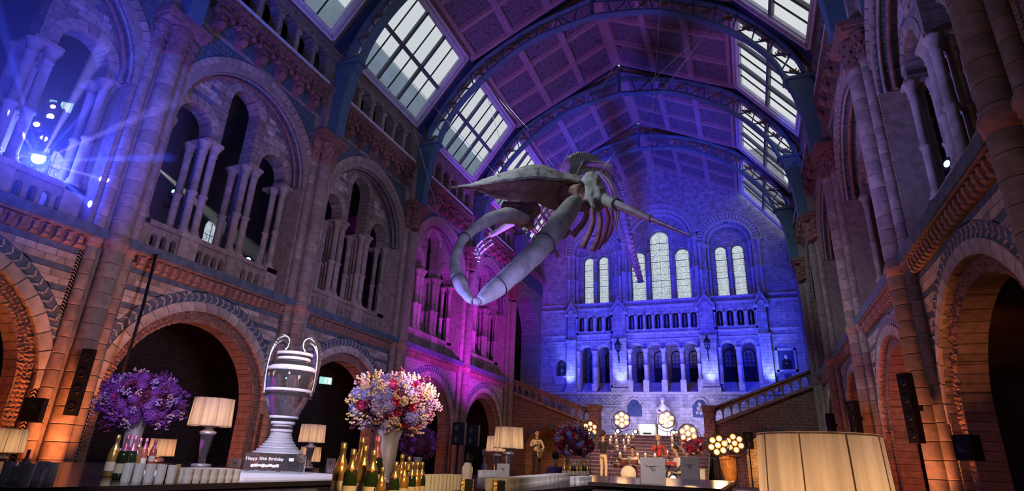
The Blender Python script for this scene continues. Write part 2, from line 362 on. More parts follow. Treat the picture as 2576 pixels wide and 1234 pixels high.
# ================================================================ side walls
def foliage(seed, length, width, n, h=.05):   # carved leaf lumps on a strip: x out of the wall, y along, z across
    rnd = random.Random(seed); mb = MB()
    for i in range(n):
        y = length * (i + .5) / n
        for q in (-1, 0, 1):
            z = q * width * .33 + rnd.uniform(-.02, .02); a = rnd.uniform(.6, 1.3); w = width * .17 * a
            M = Matrix.Rotation(rnd.uniform(0, pi), 3, 'X')
            P = [M @ Vector(p) for p in ((0, -w * 1.6, 0), (0, 0, -w), (0, w * 1.6, 0), (0, 0, w), (h * a, 0, 0))]
            mb.add([(p.x, p.y + y, p.z + z) for p in P], [(0, 1, 4), (1, 2, 4), (2, 3, 4), (3, 0, 4)])
    return mb
def leafring(mb, sc, zs, r0, r1, d, n, seed, h=.06):
    rnd = random.Random(seed)
    for i in range(n):
        a = pi * (i + .5) / n
        for q in range(3):
            r = r0 + (r1 - r0) * (q + .5) / 3; w = (r1 - r0) / 5.2 * rnd.uniform(.8, 1.25); aa = a + rnd.uniform(-.3, .3) / n
            cy, cz = sc + r * cos(aa), zs + r * sin(aa); t = rnd.uniform(0, pi); hh = h * rnd.uniform(.6, 1.2)
            P = [(d, cy + cos(t + k * pi / 2) * w * (1.7 if k % 2 == 0 else .8), cz + sin(t + k * pi / 2) * w * (1.7 if k % 2 == 0 else .8)) for k in range(4)]
            mb.add(P + [(d + hh, cy, cz)], [(0, 1, 4), (1, 2, 4), (2, 3, 4), (3, 0, 4)])
def wedge(name, r0, r1, ang, df, db, m, gap=.012, n=2):
    return MB().ring(0, 0, r0, r1, df, db, -ang / 2 + gap / r1, ang / 2 - gap / r1, n).mesh(name, m)
HW = 2.43    # half width of a bay between piers
ME_V1 = wedge('voussoir', 2.4, 2.645, pi / 21, .045, -.05, 'cream')
ME_V2 = wedge('voussoir', 2.62, 2.80, pi / 34, .06, -.05, 'buff')
ME_VL = wedge('voussoir', .56, .80, pi / 9, .03, -.04, 'buff')
def corbel_mesh():
    mb = MB()
    mb.add([(0, -.045, .02), (.07, -.045, .02), (.13, -.045, .14), (.13, -.045, .22), (0, -.045, .22), (0, .045, .02), (.07, .045, .02), (.13, .045, .14), (.13, .045, .22), (0, .045, .22)],
           [(0, 1, 2, 3, 4), (9, 8, 7, 6, 5), (0, 5, 6, 1), (1, 6, 7, 2), (2, 7, 8, 3), (3, 8, 9, 4)])
    mb.add([(.06, -.07, -.02), (.11, -.05, .03), (.11, .05, .03), (.06, .07, -.02), (0, -.07, -.02), (0, .07, -.02), (0, .05, .05), (0, -.05, .05)], [(0, 1, 2, 3), (0, 3, 5, 4), (1, 7, 6, 2), (0, 4, 7, 1), (3, 2, 6, 5)])
    return mb.mesh('corbel', 'terrapale')
ME_CORB = corbel_mesh()
def corbel_arch():
    return MB().arch_wall(-.11, .11, 0, .16, 0, 0, .035, .062, .13, 0, 8, False)
def frieze_unit():
    mb = MB(); w = .405
    mb.ring(0, .48, .24, .34, .30, .02, 0, pi, 8); mb.ring(w, .48, .30, .36, .22, .02, pi * .5, pi, 4); mb.ring(-w, .48, .30, .36, .22, .02, 0, pi * .5, 4)
    mb.prism([(-.13, .05), (-.06, -.1), (.06, -.1), (.13, .05), (.16, .3), (.16, .5), (-.16, .5), (-.16, .3)], .0, .20)
    mb.ball((.26, 0, .10), .13, 8, 6, 1.2); mb.ball((.30, -.28, .42), .09, 7, 5); mb.ball((.30, .28, .42), .09, 7, 5)
    mb.box((.0, -.2, .48), (.34, .2, .58)); mb.box((0, -.1, .26), (.30, .1, .40))
    mb.box((0, -w, .84), (.30, w, .93)); mb.box((0, -w, .93), (.36, w, 1.02))
    for q in (-1, 0, 1): mb.box((.05, q * .27 - .07, .66), (.33, q * .27 + .07, .80))
    return mb.mesh('frieze_corbel', 'terra')
ME_FRZ = frieze_unit()
def shaft_prof(z0, z1, r, rings=()):
    P = [(r * 1.7, z0), (r * 1.7, z0 + .06), (r * 1.25, z0 + .12), (r * 1.35, z0 + .17), (r, z0 + .21)]
    for q in rings: P += [(r, q - .05), (r * 1.35, q - .03), (r * 1.35, q + .03), (r, q + .05)]
    P += [(r, z1 - .36), (r * 1.25, z1 - .34), (r * 1.05, z1 - .30), (r * 1.3, z1 - .18), (r * 1.95, z1 - .02), (r * 1.95, z1)]
    return P
def colonnette(mb, d, s_, z0, z1, r, n=10, rings=()):
    mb.lathe(shaft_prof(z0, z1, r, rings), n, (d, s_, 0))
ME_CL = MB()      # three-shaft cluster between the gallery lights
for dd, ss in ((-.62, -.17), (-.62, .17), (-.92, 0), (-1.2, -.17), (-1.2, .17)): colonnette(ME_CL, dd, ss, 6.86, 9.72, .105, 10, (8.1,))
ME_CL.box((-1.4, -.3, 9.68), (-.42, .3, 9.78)); ME_CLm = ME_CL.mesh('column_cluster', 'buff')
ME_PED = MB().box((-1.4, -.27, 5.9), (-.44, .27, 6.72)).box((-1.45, -.31, 6.72), (-.40, .31, 6.86)).mesh('pedestal', 'buff')
mb = MB()
for ss, dd in ((0, -.55), (.17, -.75), (-.02, -.95), (.2, -1.15)): colonnette(mb, dd, ss, 6.86, 9.72, .09, 10, (8.1,))
mb.box((-1.4, -.12, 9.68), (-.42, .32, 9.78)); mb.box((-1.4, -.15, 5.9), (-.42, .34, 6.86)); ME_RESP = mb.mesh('respond_shafts', 'buff')
mb = MB()
for dd in (.08, -.18): colonnette(mb, dd, 0, 14.0, 14.9, .045, 8)
mb.box((-.3, -.1, 14.86), (.18, .1, 14.94)); ME_TOPC = mb.mesh('coupled_colonnettes', 'buff')
ME_CHEV = MB().prism([(-.062, 2.66), (-.018, 2.66), (.05, 2.76), (.006, 2.76)], -.01, .012).prism([(.006, 2.785), (.05, 2.785), (-.018, 2.885), (-.062, 2.885)], -.01, .012).mesh('chevron_inlay', 'cream')
def chev_joined(n):
    mb = MB()
    for i in range(n):
        a = (i + .5) * pi / n - pi / 2; c, q = cos(a), sin(a)
        for poly in ([(-.062, 2.66), (-.018, 2.66), (.05, 2.76), (.006, 2.76)], [(.006, 2.785), (.05, 2.785), (-.018, 2.885), (-.062, 2.885)]):
            mb.prism([(p[0] * c - p[1] * q, p[0] * q + p[1] * c) for p in poly], -.01, .012)
    return mb.mesh('chevron_inlay', 'cream')
ME_CHEVJ = chev_joined(44)
def spandrel_blocks(parent, yc, indiv):
    # alternating courses either side of the lower arch; blocks cut to the curve of the outer ring
    zc = 2.6; stuff = MB()
    ro = 2.91
    z = 5.40; row = 0
    while z > 3.0:
        kind = row % 3   # slate, cream, cream
        h = .13 if kind == 0 else .145
        zt, zb_ = z, z - h
        def edge(zz):
            q = ro * ro - (zz - 2.45) ** 2
            return sqrt(q) if q > 0 else 0
        for sg in (-1, 1):
            si_t, si_b = edge(zt), edge(zb_)
            if si_b >= HW - .03: continue
            # split from pier edge inwards
            x = HW; first = True
            step = 1.3 if kind == 0 else .40
            off = 0 if kind != 2 else .2
            while x > min(si_t, si_b) + .02:
                x2 = x - (step - (off if first else 0)); first = False
                a, b = x - .006, x2 + .006
                tl = max(b, si_t); bl = max(b, si_b)
                if a - min(tl, bl) > .03:
                    tl = min(tl, a); bl = min(bl, a)
                    poly = [(sg * bl, zb_ + .006), (sg * a, zb_ + .006), (sg * a, zt - .006), (sg * tl, zt - .006)]
                    if sg < 0: poly = poly[::-1]
                    mb = MB().prism(poly, -.02, .016 if kind else .008)
                    if indiv: mb.build('stone', 'slate' if kind == 0 else random.choice(['cream', 'cream', 'buff']), parent, (0, yc, 0))
                    else: stuff.add(mb.v, mb.f)
                x = x2
        z -= h; row += 1
    if not indiv and stuff.v: stuff.build('stone_courses', 'cream', parent, (0, yc, 0), kind='stuff')
def tymp_blocks(parent, yc, indiv):
    stuff = MB(); z = 9.82; row = 0
    while z < 11.95:
        h = .135 if row % 2 else .15; half = sqrt(max(0, 2.28 ** 2 - (z + h - 9.75) ** 2)); x = -half + (.0 if row % 2 else -.17) + .02
        while x < half - .03:
            w = random.uniform(.28, .46); a, b = max(x, -half), min(x + w, half)
            x += w
            if b - a < .08: continue
            ok = True
            for sc, zs in ((-1.5, 10.0), (0, 11.42), (1.5, 10.0)):
                for yy in (a, b, (a + b) / 2):
                    for zz in (z, z + h):
                        dz = max(0, zz - zs)
                        if (yy - sc) ** 2 + dz ** 2 < .80 ** 2: ok = False
            if not ok:
                continue
            mb = MB().box((-.52, a + .007, z + .006), (-.478 + random.uniform(0, .012), b - .007, z + h - .006))
            if indiv: mb.build('stone', random.choice(['cream', 'buff', 'buff', 'slate'] if row % 3 == 1 else ['cream', 'buff']), parent, (0, yc, 0))
            else: stuff.add(mb.v, mb.f)
        z += h; row += 1
    if not indiv: stuff.build('stone_courses', 'buff', parent, (0, yc, 0), kind='stuff')
def build_side(side):
    sg = 1 if side == 'left' else -1
    name = 'wall_' + side
    root = MB()
    bays = [(k, (PIERS[k] + PITCH / 2)) for k in range(6)] if side == 'left' else [(k, (PIERS[k] + PITCH / 2)) for k in range(1, 6)]
    body = MB(); slate = MB(); sp = MB(); terra = MB(); dark = MB(); buff = MB(); car = MB(); red = MB()
    H = PITCH / 2
    def T(src, dst, yc): dst.add([(p[0], p[1] + yc, p[2]) for p in src.v], src.f)
    for k, Y in bays:
        yc = sg * Y; last = k == 5
        b = MB()
        # lower wall with the great arch
        b.arch_wall(-H, H, 0, 5.42, 0, 0, 2.45, 2.4, 0, -.25, 36)
        b.arch_wall(-H, H, 0, 5.42, 0, 0, 2.45, 2.12, -.14, -.6, 36)
        T(b, body, yc)
        c = MB(); c.ring(0, 2.45, 2.645, 2.93, .008, -.02, 0, pi, 44); T(c, slate, yc)
        c = MB(); leafring(c, 0, 2.45, 2.14, 2.4, -.135, 84, k, .06)
        for sgn in (-1, 1):   # foliage continues down the jambs
            for i in range(26):
                for q in range(3):
                    z = 2.45 - .09 * (i + .5); yy = sgn * (2.18 + .08 * q); w = .05
                    t = random.uniform(0, 3)
                    P = [(-.135, yy + cos(t + j * pi / 2) * w * (1.5 if j % 2 else .8), z + sin(t + j * pi / 2) * w * (1.5 if j % 2 else .8)) for j in range(4)]
                    c.add(P + [(-.10, yy, z)], [(0, 1, 4), (1, 2, 4), (2, 3, 4), (3, 0, 4)])
        T(c, car, yc)
        # upper wall ring
        if not last:
            b = MB(); b.arch_wall(-H, H, 9.75, 12.6, 0, 9.75, 9.75, 2.38, -.02, -.5, 36); T(b, sp, yc)
            b = MB(); b.arch_wall(-2.45, -.78, 9.75, 12.4, -1.5, 9.75, 10.0, .55, -.5, -.98, 14); b.arch_wall(-.78, .78, 9.75, 12.4, 0, 9.75, 11.42, .56, -.5, -.98, 14)
            b.arch_wall(.78, 2.45, 9.75, 12.4, 1.5, 9.75, 10.0, .55, -.5, -.98, 14); T(b, body, yc)
        else:
            b = MB(); b.arch_wall(-H, H, 5.42, 12.6, 0, 5.42, 9.6, 2.25, 0, -1.2, 36); T(b, body, yc)
        c = MB(); leafring(c, 0, 9.75 if not last else 9.6, 2.4, 2.62, -.02, 56, k + 20, .05); c.ring(0, 9.75 if not last else 9.6, 2.38, 2.62, .02, -.05, 0, pi, 40); T(c, buff, yc)
        if not last:
            c = MB(); P = [(-.3, 2.3 * cos(pi * i / 30), 9.75 + 2.3 * sin(pi * i / 30)) for i in range(31)]; c.tube(P, .055, 6); T(c, red, yc)
            P = [(-.12, 2.37 * cos(pi * i / 30), 9.75 + 2.37 * sin(pi * i / 30)) for i in range(31)]; c = MB(); c.tube(P, .04, 6); T(c, buff, yc)
        # ledge
        if not last:
            c = MB(); c.box((0, -H, 5.42), (.06, H, 5.75)); c.box((0, -H, 5.69), (.19, H, 5.75)); T(c, terra, yc)
            c = MB(); c.box((-.6, -H, 5.75), (.22, H, 5.97)); T(c, slate, yc)
            # parapet with small arched lights
            c = MB()
            for a, e, nn in ((-2.43, -1.06, 5), (-.5, .5, 4), (1.06, 2.43, 5)):
                w = (e - a) / nn
                for i in range(nn): c.arch_wall(a + i * w, a + (i + 1) * w, 5.97, 6.72, a + (i + .5) * w, 6.0, 6.47, .085, -.5, -.66, 8)
                c.box((-.74, a, 6.72), (-.42, e, 6.86))
            T(c, buff, yc)
        c = MB(); c.box((-.2, -H, 12.56), (.04, H, 12.64)); T(c, buff, yc)
        c = MB(); c.box((-.5, -H, 12.6), (0.02, H, 13.75)); T(c, sp, yc)
        c = MB(); c.box((-.5, -H, 13.68), (.24, H, 13.80)); c.box((-.5, -H, 13.80), (.30, H, 13.93)); T(c, terra, yc)
        c = MB()
        for i in range(6): c.arch_wall(-2.46 + .82 * i, -2.46 + .82 * (i + 1), 13.95, 15.6, -2.46 + .82 * (i + .5), 14.0, 14.92, .30, .10, -.3, 12)
        c.box((-.55, -H, 13.93), (.12, -2.46, 15.6)); c.box((-.55, 2.46, 13.93), (.12, H, 15.6)); c.box((-.55, -H, 15.5), (.13, H, 15.62)); T(c, body, yc)
    w = body.build(name, 'wallbuff', None, (WL, 0, 0) if sg > 0 else (WR, 0, 0), (0, 0, 0 if sg > 0 else pi), kind='structure')
    slate.build('slate_band', 'slate', w); sp.build('upper_spandrel', 'spandrel', w); terra.build('terracotta_cornice', 'terrapale', w)
    buff.build('stone_moulding', 'buff', w); car.build('carved_foliage', 'carved', w, kind='stuff'); red.build('red_arch_moulding', 'terra', w)
    for k, Y in bays:
        yc = sg * Y; last = k == 5
        near = (side == 'left' and k in (0, 1, 2)) or (side == 'right' and k == 1)
        if last: continue
        nv = 21
        for i in range(nv): obj('voussoir', ME_V1, w, (0, yc, 2.45), ((i + .5) * pi / nv, 0, 0))
        if near or k <= 2:
            for i in range(34): obj('voussoir', ME_V2, w, (0, yc, 9.75), ((i + .5) * pi / 34, 0, 0))
        else: MB().ring(0, 9.75, 2.62, 2.8, .06, -.05, 0, pi, 34).build('arch_ring', 'buff', w, (0, yc, 0))
        for sc, zs in ((-1.5, 10.0), (0, 11.42), (1.5, 10.0)):
            if near:
                for i in range(9): obj('voussoir', ME_VL, w, (-.5, yc + sc, zs), ((i + .5) * pi / 9, 0, 0))
            else: MB().ring(sc, zs, .56, .8, -.47, -.54, 0, pi, 14).build('arch_ring', 'buff', w, (0, yc, 0))
        if near:
            for i in range(44): obj('chevron_inlay', ME_CHEV, w, (0.01, yc, 2.45), ((i + .5) * pi / 44 - pi / 2, 0, 0))
        else: obj('chevron_inlay', ME_CHEVJ, w, (0.01, yc, 2.45), kind='stuff')
        spandrel_blocks(w, yc, near or k == 2)
        tymp_blocks(w, yc, near)
        n = 22
        if k <= 3:
            for i in range(n): obj('corbel', ME_CORB, w, (.05, yc - 2.42 + (i + .5) * .22, 5.42))
        else:
            mb = MB()
            for i in range(n):
                for p in [0]: mb.add([(v.co.x + .05, v.co.y - 2.42 + (i + .5) * .22, v.co.z + 5.42) for v in ME_CORB.vertices], [tuple(q.vertices) for q in ME_CORB.polygons])
            mb.build('corbel_row', 'terrapale', w, (0, yc, 0))
        for i in range(6): obj('frieze_corbel', ME_FRZ, w, (0, yc - 2.025 + i * .81, 12.68))
        for q in (-.78, .78):
            obj('column_cluster', ME_CLm, w, (0, yc + q, 0)); obj('pedestal', ME_PED, w, (0, yc + q, 0))
        obj('respond_shafts', ME_RESP, w, (0, yc + 2.15, 0)); obj('respond_shafts', ME_RESP, w, (0, yc - 2.15, 0)).scale = (1, -1, 1)
        for i in range(5): obj('coupled_colonnettes', ME_TOPC, w, (0, yc - 1.64 + .82 * i, 0))
        MB().box((.30, -2.42, 13.87), (.325, 2.42, 13.96)).build('lit_cornice_edge', 'framewhite', w, (0, yc, 0))  # white strip paints the skylight catching the cornice edge
    return w
wall_left = build_side('left'); wall_right = build_side('right')
# ---------------------------------------------------------------- piers
def drum(r, h, n=16):
    return MB().lathe([(r - .012, .003), (r - .001, .008), (r, .022), (r, h - .022), (r - .001, h - .008), (r - .012, h - .003)], n, caps=False)
PR, SR = .22, .125
ME_D = drum(PR, .34).mesh('drum', 'buffpier'); ME_DS = drum(SR, .34, 12).mesh('drum', 'buffpier')
def pier_parts():
    core = MB(); core.box((-.7, -.62, 0), (.0, .62, 14.0)); core.box((0, -.36, 0), (.1, .36, 14.05)); core.box((0, -.40, 12.0), (.22, .40, 13.9))
    ringm = MB(); base = MB(); cap = MB()
    for d, s_, r in ((.2, 0, PR), (.07, .40, SR), (.07, -.40, SR)):
        ringm.lathe([(r, 5.52), (r + .025, 5.55), (r + .02, 5.62), (r + .05, 5.67), (r + .05, 5.74), (r + .01, 5.77), (r + .03, 5.80), (r, 5.84)], 18, (d, s_, 0))
        base.lathe([(r + .14, 0), (r + .14, .55), (r + .08, .62), (r + .1, .72), (r, .80)], 18, (d, s_, 0))
        cap.lathe([(r, 10.85), (r + .04, 10.9), (r + .02, 10.97), (r + .03, 11.3), (r + .09, 11.62), (r + .10, 11.7)], 14, (d, s_, 0))
        rnd = random.Random(3)
        for q in range(3):
            for i in range(9):
                a = 2 * pi * (i + .5 * q) / 9; rr = r + .02 + .03 * q; cap.ball((d + rr * cos(a), s_ + rr * sin(a), 11.08 + .22 * q), .045, 5, 4, 1.3)
    ringm.box((-.05, -.66, 5.50), (.06, .66, 5.80))
    ab = MB(); ab.box((-.1, -.60, 11.7), (.50, .60, 11.82)); ab.box((-.1, -.64, 11.82), (.56, .64, 12.0))
    base.box((-.7, -.72, 0), (.30, .72, .5))
    zz = MB()      # zigzag strips
    for sgn in (-1, 1):
        for i in range(150):
            z = .9 + i * .072
            if 5.4 < z < 5.85: continue
            if z > 10.7: break
            y0 = sgn * .57
            for q, (a, b_) in enumerate(((-.055, 0), (0, .055))):
                za, zb = (z, z + .05) if q == 0 else (z + .05, z)
                zz.add([(0, y0 + a, za), (0, y0 + b_, zb), (0, y0 + b_, zb + .03), (0, y0 + a, za + .03), (.014, y0 + a, za), (.014, y0 + b_, zb), (.014, y0 + b_, zb + .03), (.014, y0 + a, za + .03)],
                       [(4, 5, 6, 7), (0, 1, 5, 4), (3, 7, 6, 2)])
    return core, ringm, base, cap, ab, zz
pc = pier_parts()
PM = [p.mesh(n_, m_) for p, n_, m_ in zip(pc, ('pier_core', 'annulet', 'base', 'capital', 'abacus', 'zigzag_strip'), ('buffpier', 'terrapale', 'buffpier', 'terra', 'terra', 'buffpier'))]
def shaft_one(r, n):
    P = []
    z = .8
    while z < 11:
        for q, e in ((0.003, -.012), (.008, -.001), (.022, 0), (.318, 0), (.332, -.001), (.337, -.012)): P.append((r + e, z + q))
        z += .34
    P = [p for p in P if p[1] <= 10.9]
    return MB().lathe(P, n, caps=False).mesh('shaft', 'buffpier')
ME_SH = shaft_one(PR, 16); ME_SHS = shaft_one(SR, 12)
ORD = ['nearest', 'second', 'third', 'fourth', 'fifth', 'sixth']
def pier(side, k, Y, drums):
    x = WL if side == 'left' else WR
    where = {('left', 0): 'cut off at the left edge', ('left', 1): 'beside the bright blue star light', ('left', 2): 'above the trophy', ('left', 3): 'third from the star light, behind the pink bouquet',
             ('left', 4): 'washed magenta, second from the blue wall', ('left', 5): 'washed purple, beside the blue arch',
             ('right', 1): 'nearest on the right edge of the picture', ('right', 2): 'second from right, blue above, orange below', ('right', 3): 'third from the right edge', ('right', 4): 'fourth from the right edge, narrow and brown', ('right', 5): 'on the right beside the blue end wall'}[(side, k)]
    p = empty('clustered_pier', (x, Y, 0), 0 if side == 'left' else pi, label='tall clustered stone pier, %s wall, %s' % (side, where), category='pier')
    for me, n_ in zip(PM, ('pier_core', 'annulet', 'base', 'capital', 'abacus', 'zigzag_strip')):
        o = obj(n_, me, p)
        if n_ == 'zigzag_strip': o['kind'] = 'stuff'
    for d, s_, big in ((.2, 0, 1), (.07, .40, 0), (.07, -.40, 0)):
        if drums:
            sh = empty('shaft'); sh.parent = p; sh.location = (d, s_, 0)
            z = .8
            while z < 10.75:
                if abs(z + .17 - 5.66) > .25: obj('drum', ME_D if big else ME_DS, sh, (0, 0, z), (0, 0, random.uniform(0, 6)))
                else: obj('drum', ME_D if big else ME_DS, sh, (0, 0, z))
                z += .34
        else: obj('shaft', ME_SH if big else ME_SHS, p, (d, s_, 0))
for k, Y in enumerate(PIERS):
    pier('left', k, Y, k in (1, 2))
    if k: pier('right', k, Y, k in (1, 2, 3))
# ================================================================ enclosure: floor, aisles, gallery
b = MB(); b.box((-22, -6.2, -.2), (12, 46, 0)); b.build('floor', 'floor', kind='structure')
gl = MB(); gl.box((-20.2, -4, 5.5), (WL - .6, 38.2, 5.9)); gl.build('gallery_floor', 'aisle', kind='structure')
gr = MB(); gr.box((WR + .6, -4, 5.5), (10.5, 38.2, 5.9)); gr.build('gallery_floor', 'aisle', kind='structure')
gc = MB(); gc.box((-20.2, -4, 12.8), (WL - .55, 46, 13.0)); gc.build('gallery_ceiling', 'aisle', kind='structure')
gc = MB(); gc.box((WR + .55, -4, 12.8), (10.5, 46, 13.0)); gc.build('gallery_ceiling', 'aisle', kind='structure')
# outer aisle walls with small stained windows at gallery level on the left
wl = MB(); XA = -19.5
def aisle_local(): pass
ys = [9.4 + i * PITCH / 1.0 for i in range(-1, 5)]
mb = MB(); edge = -4.0
for y in ys:
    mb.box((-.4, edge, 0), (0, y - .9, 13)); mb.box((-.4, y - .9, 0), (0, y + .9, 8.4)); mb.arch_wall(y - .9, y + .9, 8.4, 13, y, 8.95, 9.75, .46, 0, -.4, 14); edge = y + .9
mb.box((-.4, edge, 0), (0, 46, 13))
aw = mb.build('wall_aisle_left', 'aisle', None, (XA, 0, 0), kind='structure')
def stained_window(parent, y, zb, zs, r, d, name='stained_window', mid=True, grid=.3, m='stained', border=True):
    # round headed leaded light: pane + leading, all in parent's (x out, y along, z up) frame
    P = [(y - r, zb), (y + r, zb)] + [(y + r * cos(pi * i / 16), zs + r * sin(pi * i / 16)) for i in range(17)]
    g = MB(); g.prism(P, d - .006, d + .006); gp = g.build(name, m, parent)
    l = MB(); l.ring(y, zs, r - .03, r + .03, d + .02, d - .02, 0, pi, 16)
    for q in (-1, 1): l.box((d - .02, y + q * r - .03, zb), (d + .02, y + q * r + .03, zs))
    l.box((d - .02, y - r, zb - .03), (d + .02, y + r, zb + .04))
    w = .007
    if border:
        ri = r * .8
        l.ring(y, zs, ri - w, ri, d + .015, d - .015, 0, pi, 16)
        for q in (-1, 1): l.box((d - .015, y + q * ri - w, zb + r * .2), (d + .015, y + q * ri + w, zs))
        for i in range(13):
            a = pi * i / 12; l.bar((d, y + ri * cos(a), zs + ri * sin(a)), (d, y + r * cos(a), zs + r * sin(a)), .008)
        z = zb + .12
        while z < zs:
            for q in (-1, 1): l.box((d - .012, min(y + q * ri, y + q * r), z), (d + .012, max(y + q * ri, y + q * r), z + .014))
            z += grid * .45
    z = zb + grid
    i = 0
    while z < zs + r * .2:
        th = .016 if i % 3 == 2 else .006
        l.box((d - .018, y - r * .97, z - th), (d + .018, y + r * .97, z + th)); z += grid; i += 1
    if mid: l.box((d - .012, y - .006, zb), (d + .012, y + .009, zs + r * .7))
    for zc in [zb + grid * (j + .5) for j in range(int((zs - zb) / grid))]:
        for q in (-.45, .45): l.ring(y + q * r, zc, r * .2, r * .2 + .007, d + .012, d - .012, 0, 2 * pi, 8)
    l.build('leading', 'lead', gp); return gp
for i, y in enumerate(ys):
    g = stained_window(aw, y, 8.95, 9.75, .46, -.2)
mb = MB(); mb.box((-20, 38.6, 0), (-13.3, 38.9, 13)); mb.box((3.7, 38.6, 0), (10.3, 38.9, 13)); mb.build('wall_aisle_end', 'aisle', kind='structure')
mb = MB(); mb.box((10, -4, 0), (10.3, 46, 13)); mb.build('wall_aisle_right', 'aisle', kind='structure')
mb = MB(); mb.box((-21, -6.3, 0), (11, -6, 22.6)); mb.build('wall_front', 'aisle', kind='structure')
# plain continuation of the side walls behind the camera
mb = MB(); mb.box((WL - .4, -6, 0), (WL - .02, 1.85, 15.7)); mb.build('wall_left_rear', 'wallbuff', kind='structure')
mb = MB(); mb.box((WR + .02, -6, 0), (WR + .4, 7.3, 15.7)); mb.build('wall_right_rear', 'wallbuff', kind='structure')
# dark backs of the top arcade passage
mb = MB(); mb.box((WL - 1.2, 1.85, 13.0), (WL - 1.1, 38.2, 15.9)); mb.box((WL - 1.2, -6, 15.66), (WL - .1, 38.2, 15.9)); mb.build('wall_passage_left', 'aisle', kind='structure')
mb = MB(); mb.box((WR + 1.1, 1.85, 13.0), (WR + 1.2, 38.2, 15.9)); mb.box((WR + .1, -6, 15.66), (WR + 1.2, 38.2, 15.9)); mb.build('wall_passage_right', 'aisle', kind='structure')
# ================================================================ roof
UA, ZA = 8.3, 15.62     # foot of skylight (u from centre line, z)
UBt, ZBt = 5.72, 19.1   # skylight head / ceiling edge
ZR = 22.0               # ridge
SLs = sqrt((UA - UBt) ** 2 + (ZBt - ZA) ** 2); SLc = sqrt(UBt ** 2 + (ZR - ZBt) ** 2)
def slope_frame(side, Y, kind):
    # empty-less frame: matrix with local x = inward normal, local y = along hall, local z = up the slope; origin at foot
    sg = -1 if side == 'left' else 1
    a = Vector((X0 + sg * UA, Y, ZA)) if kind == 'sky' else Vector((X0 + sg * UBt, Y, ZBt))
    e = Vector((X0 + sg * UBt, Y, ZBt)) if kind == 'sky' else Vector((X0, Y, ZR))
    z = (e - a).normalized(); y = Vector((0, 1, 0)) * (1 if side == 'left' else -1); x = y.cross(z)
    M = Matrix((x, y, z)).transposed().to_4x4(); M.translation = a; return M
SKYF = MB(); SW = 2.60; G0, G1 = .55, SLs - .55
for i, (a, t) in enumerate(((0, .12), (.10, .03), (.18, .09), (.26, .0))):   # stepped white surround
    w = SW - a; zi0 = .12 + a; zi1 = SLs - .12 - a; q = .09 if i < 3 else .06
    for (y0, y1, z0, z1) in ((-w, w, zi0, zi0 + q), (-w, w, zi1 - q, zi1), (-w, -w + q, zi0, zi1), (w - q, w, zi0, zi1)):
        SKYF.box((-.1 , y0, z0), (t + .02, y1, z1))
ME_SKYF = SKYF.mesh('window_frame', 'framewhite')
GW = 2.28
mm = MB()
for y in (-GW / 3, GW / 3): mm.box((-.10, y - .06, .42), (.05, y + .06, SLs - .42)); mm.box((-.10, y - .02, .42), (.09, y + .02, SLs - .42))
mm.box((-.10, -GW, SLs / 2 - .07), (.06, GW, SLs / 2 + .07)); ME_SKYM = mm.mesh('mullion', 'mullion')
tb = MB()
for y in (-GW * 2 / 3, 0, GW * 2 / 3): tb.box((-.06, y - .017, .42), (.0, y + .017, SLs - .42))
ME_SKYT = tb.mesh('glazing_bar', 'lead')
ME_PANE = MB().box((-.055, -GW / 6 + .01, 0), (-.045, GW / 6 - .01, SLs / 2 - .45)).mesh('pane', 'pane')
rows = [(PIERS[k] + PITCH / 2) for k in range(-1, 6)] if False else [PIERS[0] - PITCH / 2] + [p + PITCH / 2 for p in PIERS]
wn_ = 0
back = MB(); wood = MB(); nav = MB()
for side in ('left', 'right'):
    for Y in rows:
        wn_ += 1
        M = slope_frame(side, Y - .28, 'sky')
        w = obj('window_%d' % wn_, ME_SKYF, kind='structure'); w.matrix_world = M
        obj('mullion', ME_SKYM, w); obj('glazing_bar', ME_SKYT, w)
        for c in range(6):
            for r in range(2): obj('pane', ME_PANE, w, (0, -GW + GW / 6 + c * GW / 3, .42 if r == 0 else SLs / 2 + .04))
        for (y0, y1) in ((-3.03 + .28, -SW + .04), (SW - .04, 3.03 + .28)):
            bb = MB().box((-.14, y0, -.05), (-.02, y1, SLs + .05)); nav.add([M @ Vector(p) for p in bb.v], bb.f)
        for q in (-1, 1):
            bb = MB().box((-.02, min(q * SW, q * 2.78), 0), (.05, max(q * SW, q * 2.78), SLs)); wood.add([M @ Vector(p) for p in bb.v], bb.f)
        bb = MB().box((-.1, -SW, -.1), (.06, SW, .16)); bb.box((-.1, -SW, SLs - .16), (.10, SW, SLs + .1)); wood.add([M @ Vector(p) for p in bb.v], bb.f)
wood.build('trim_1', 'framewood', kind='structure'); nav.build('roof_boards', 'irondark', kind='structure')
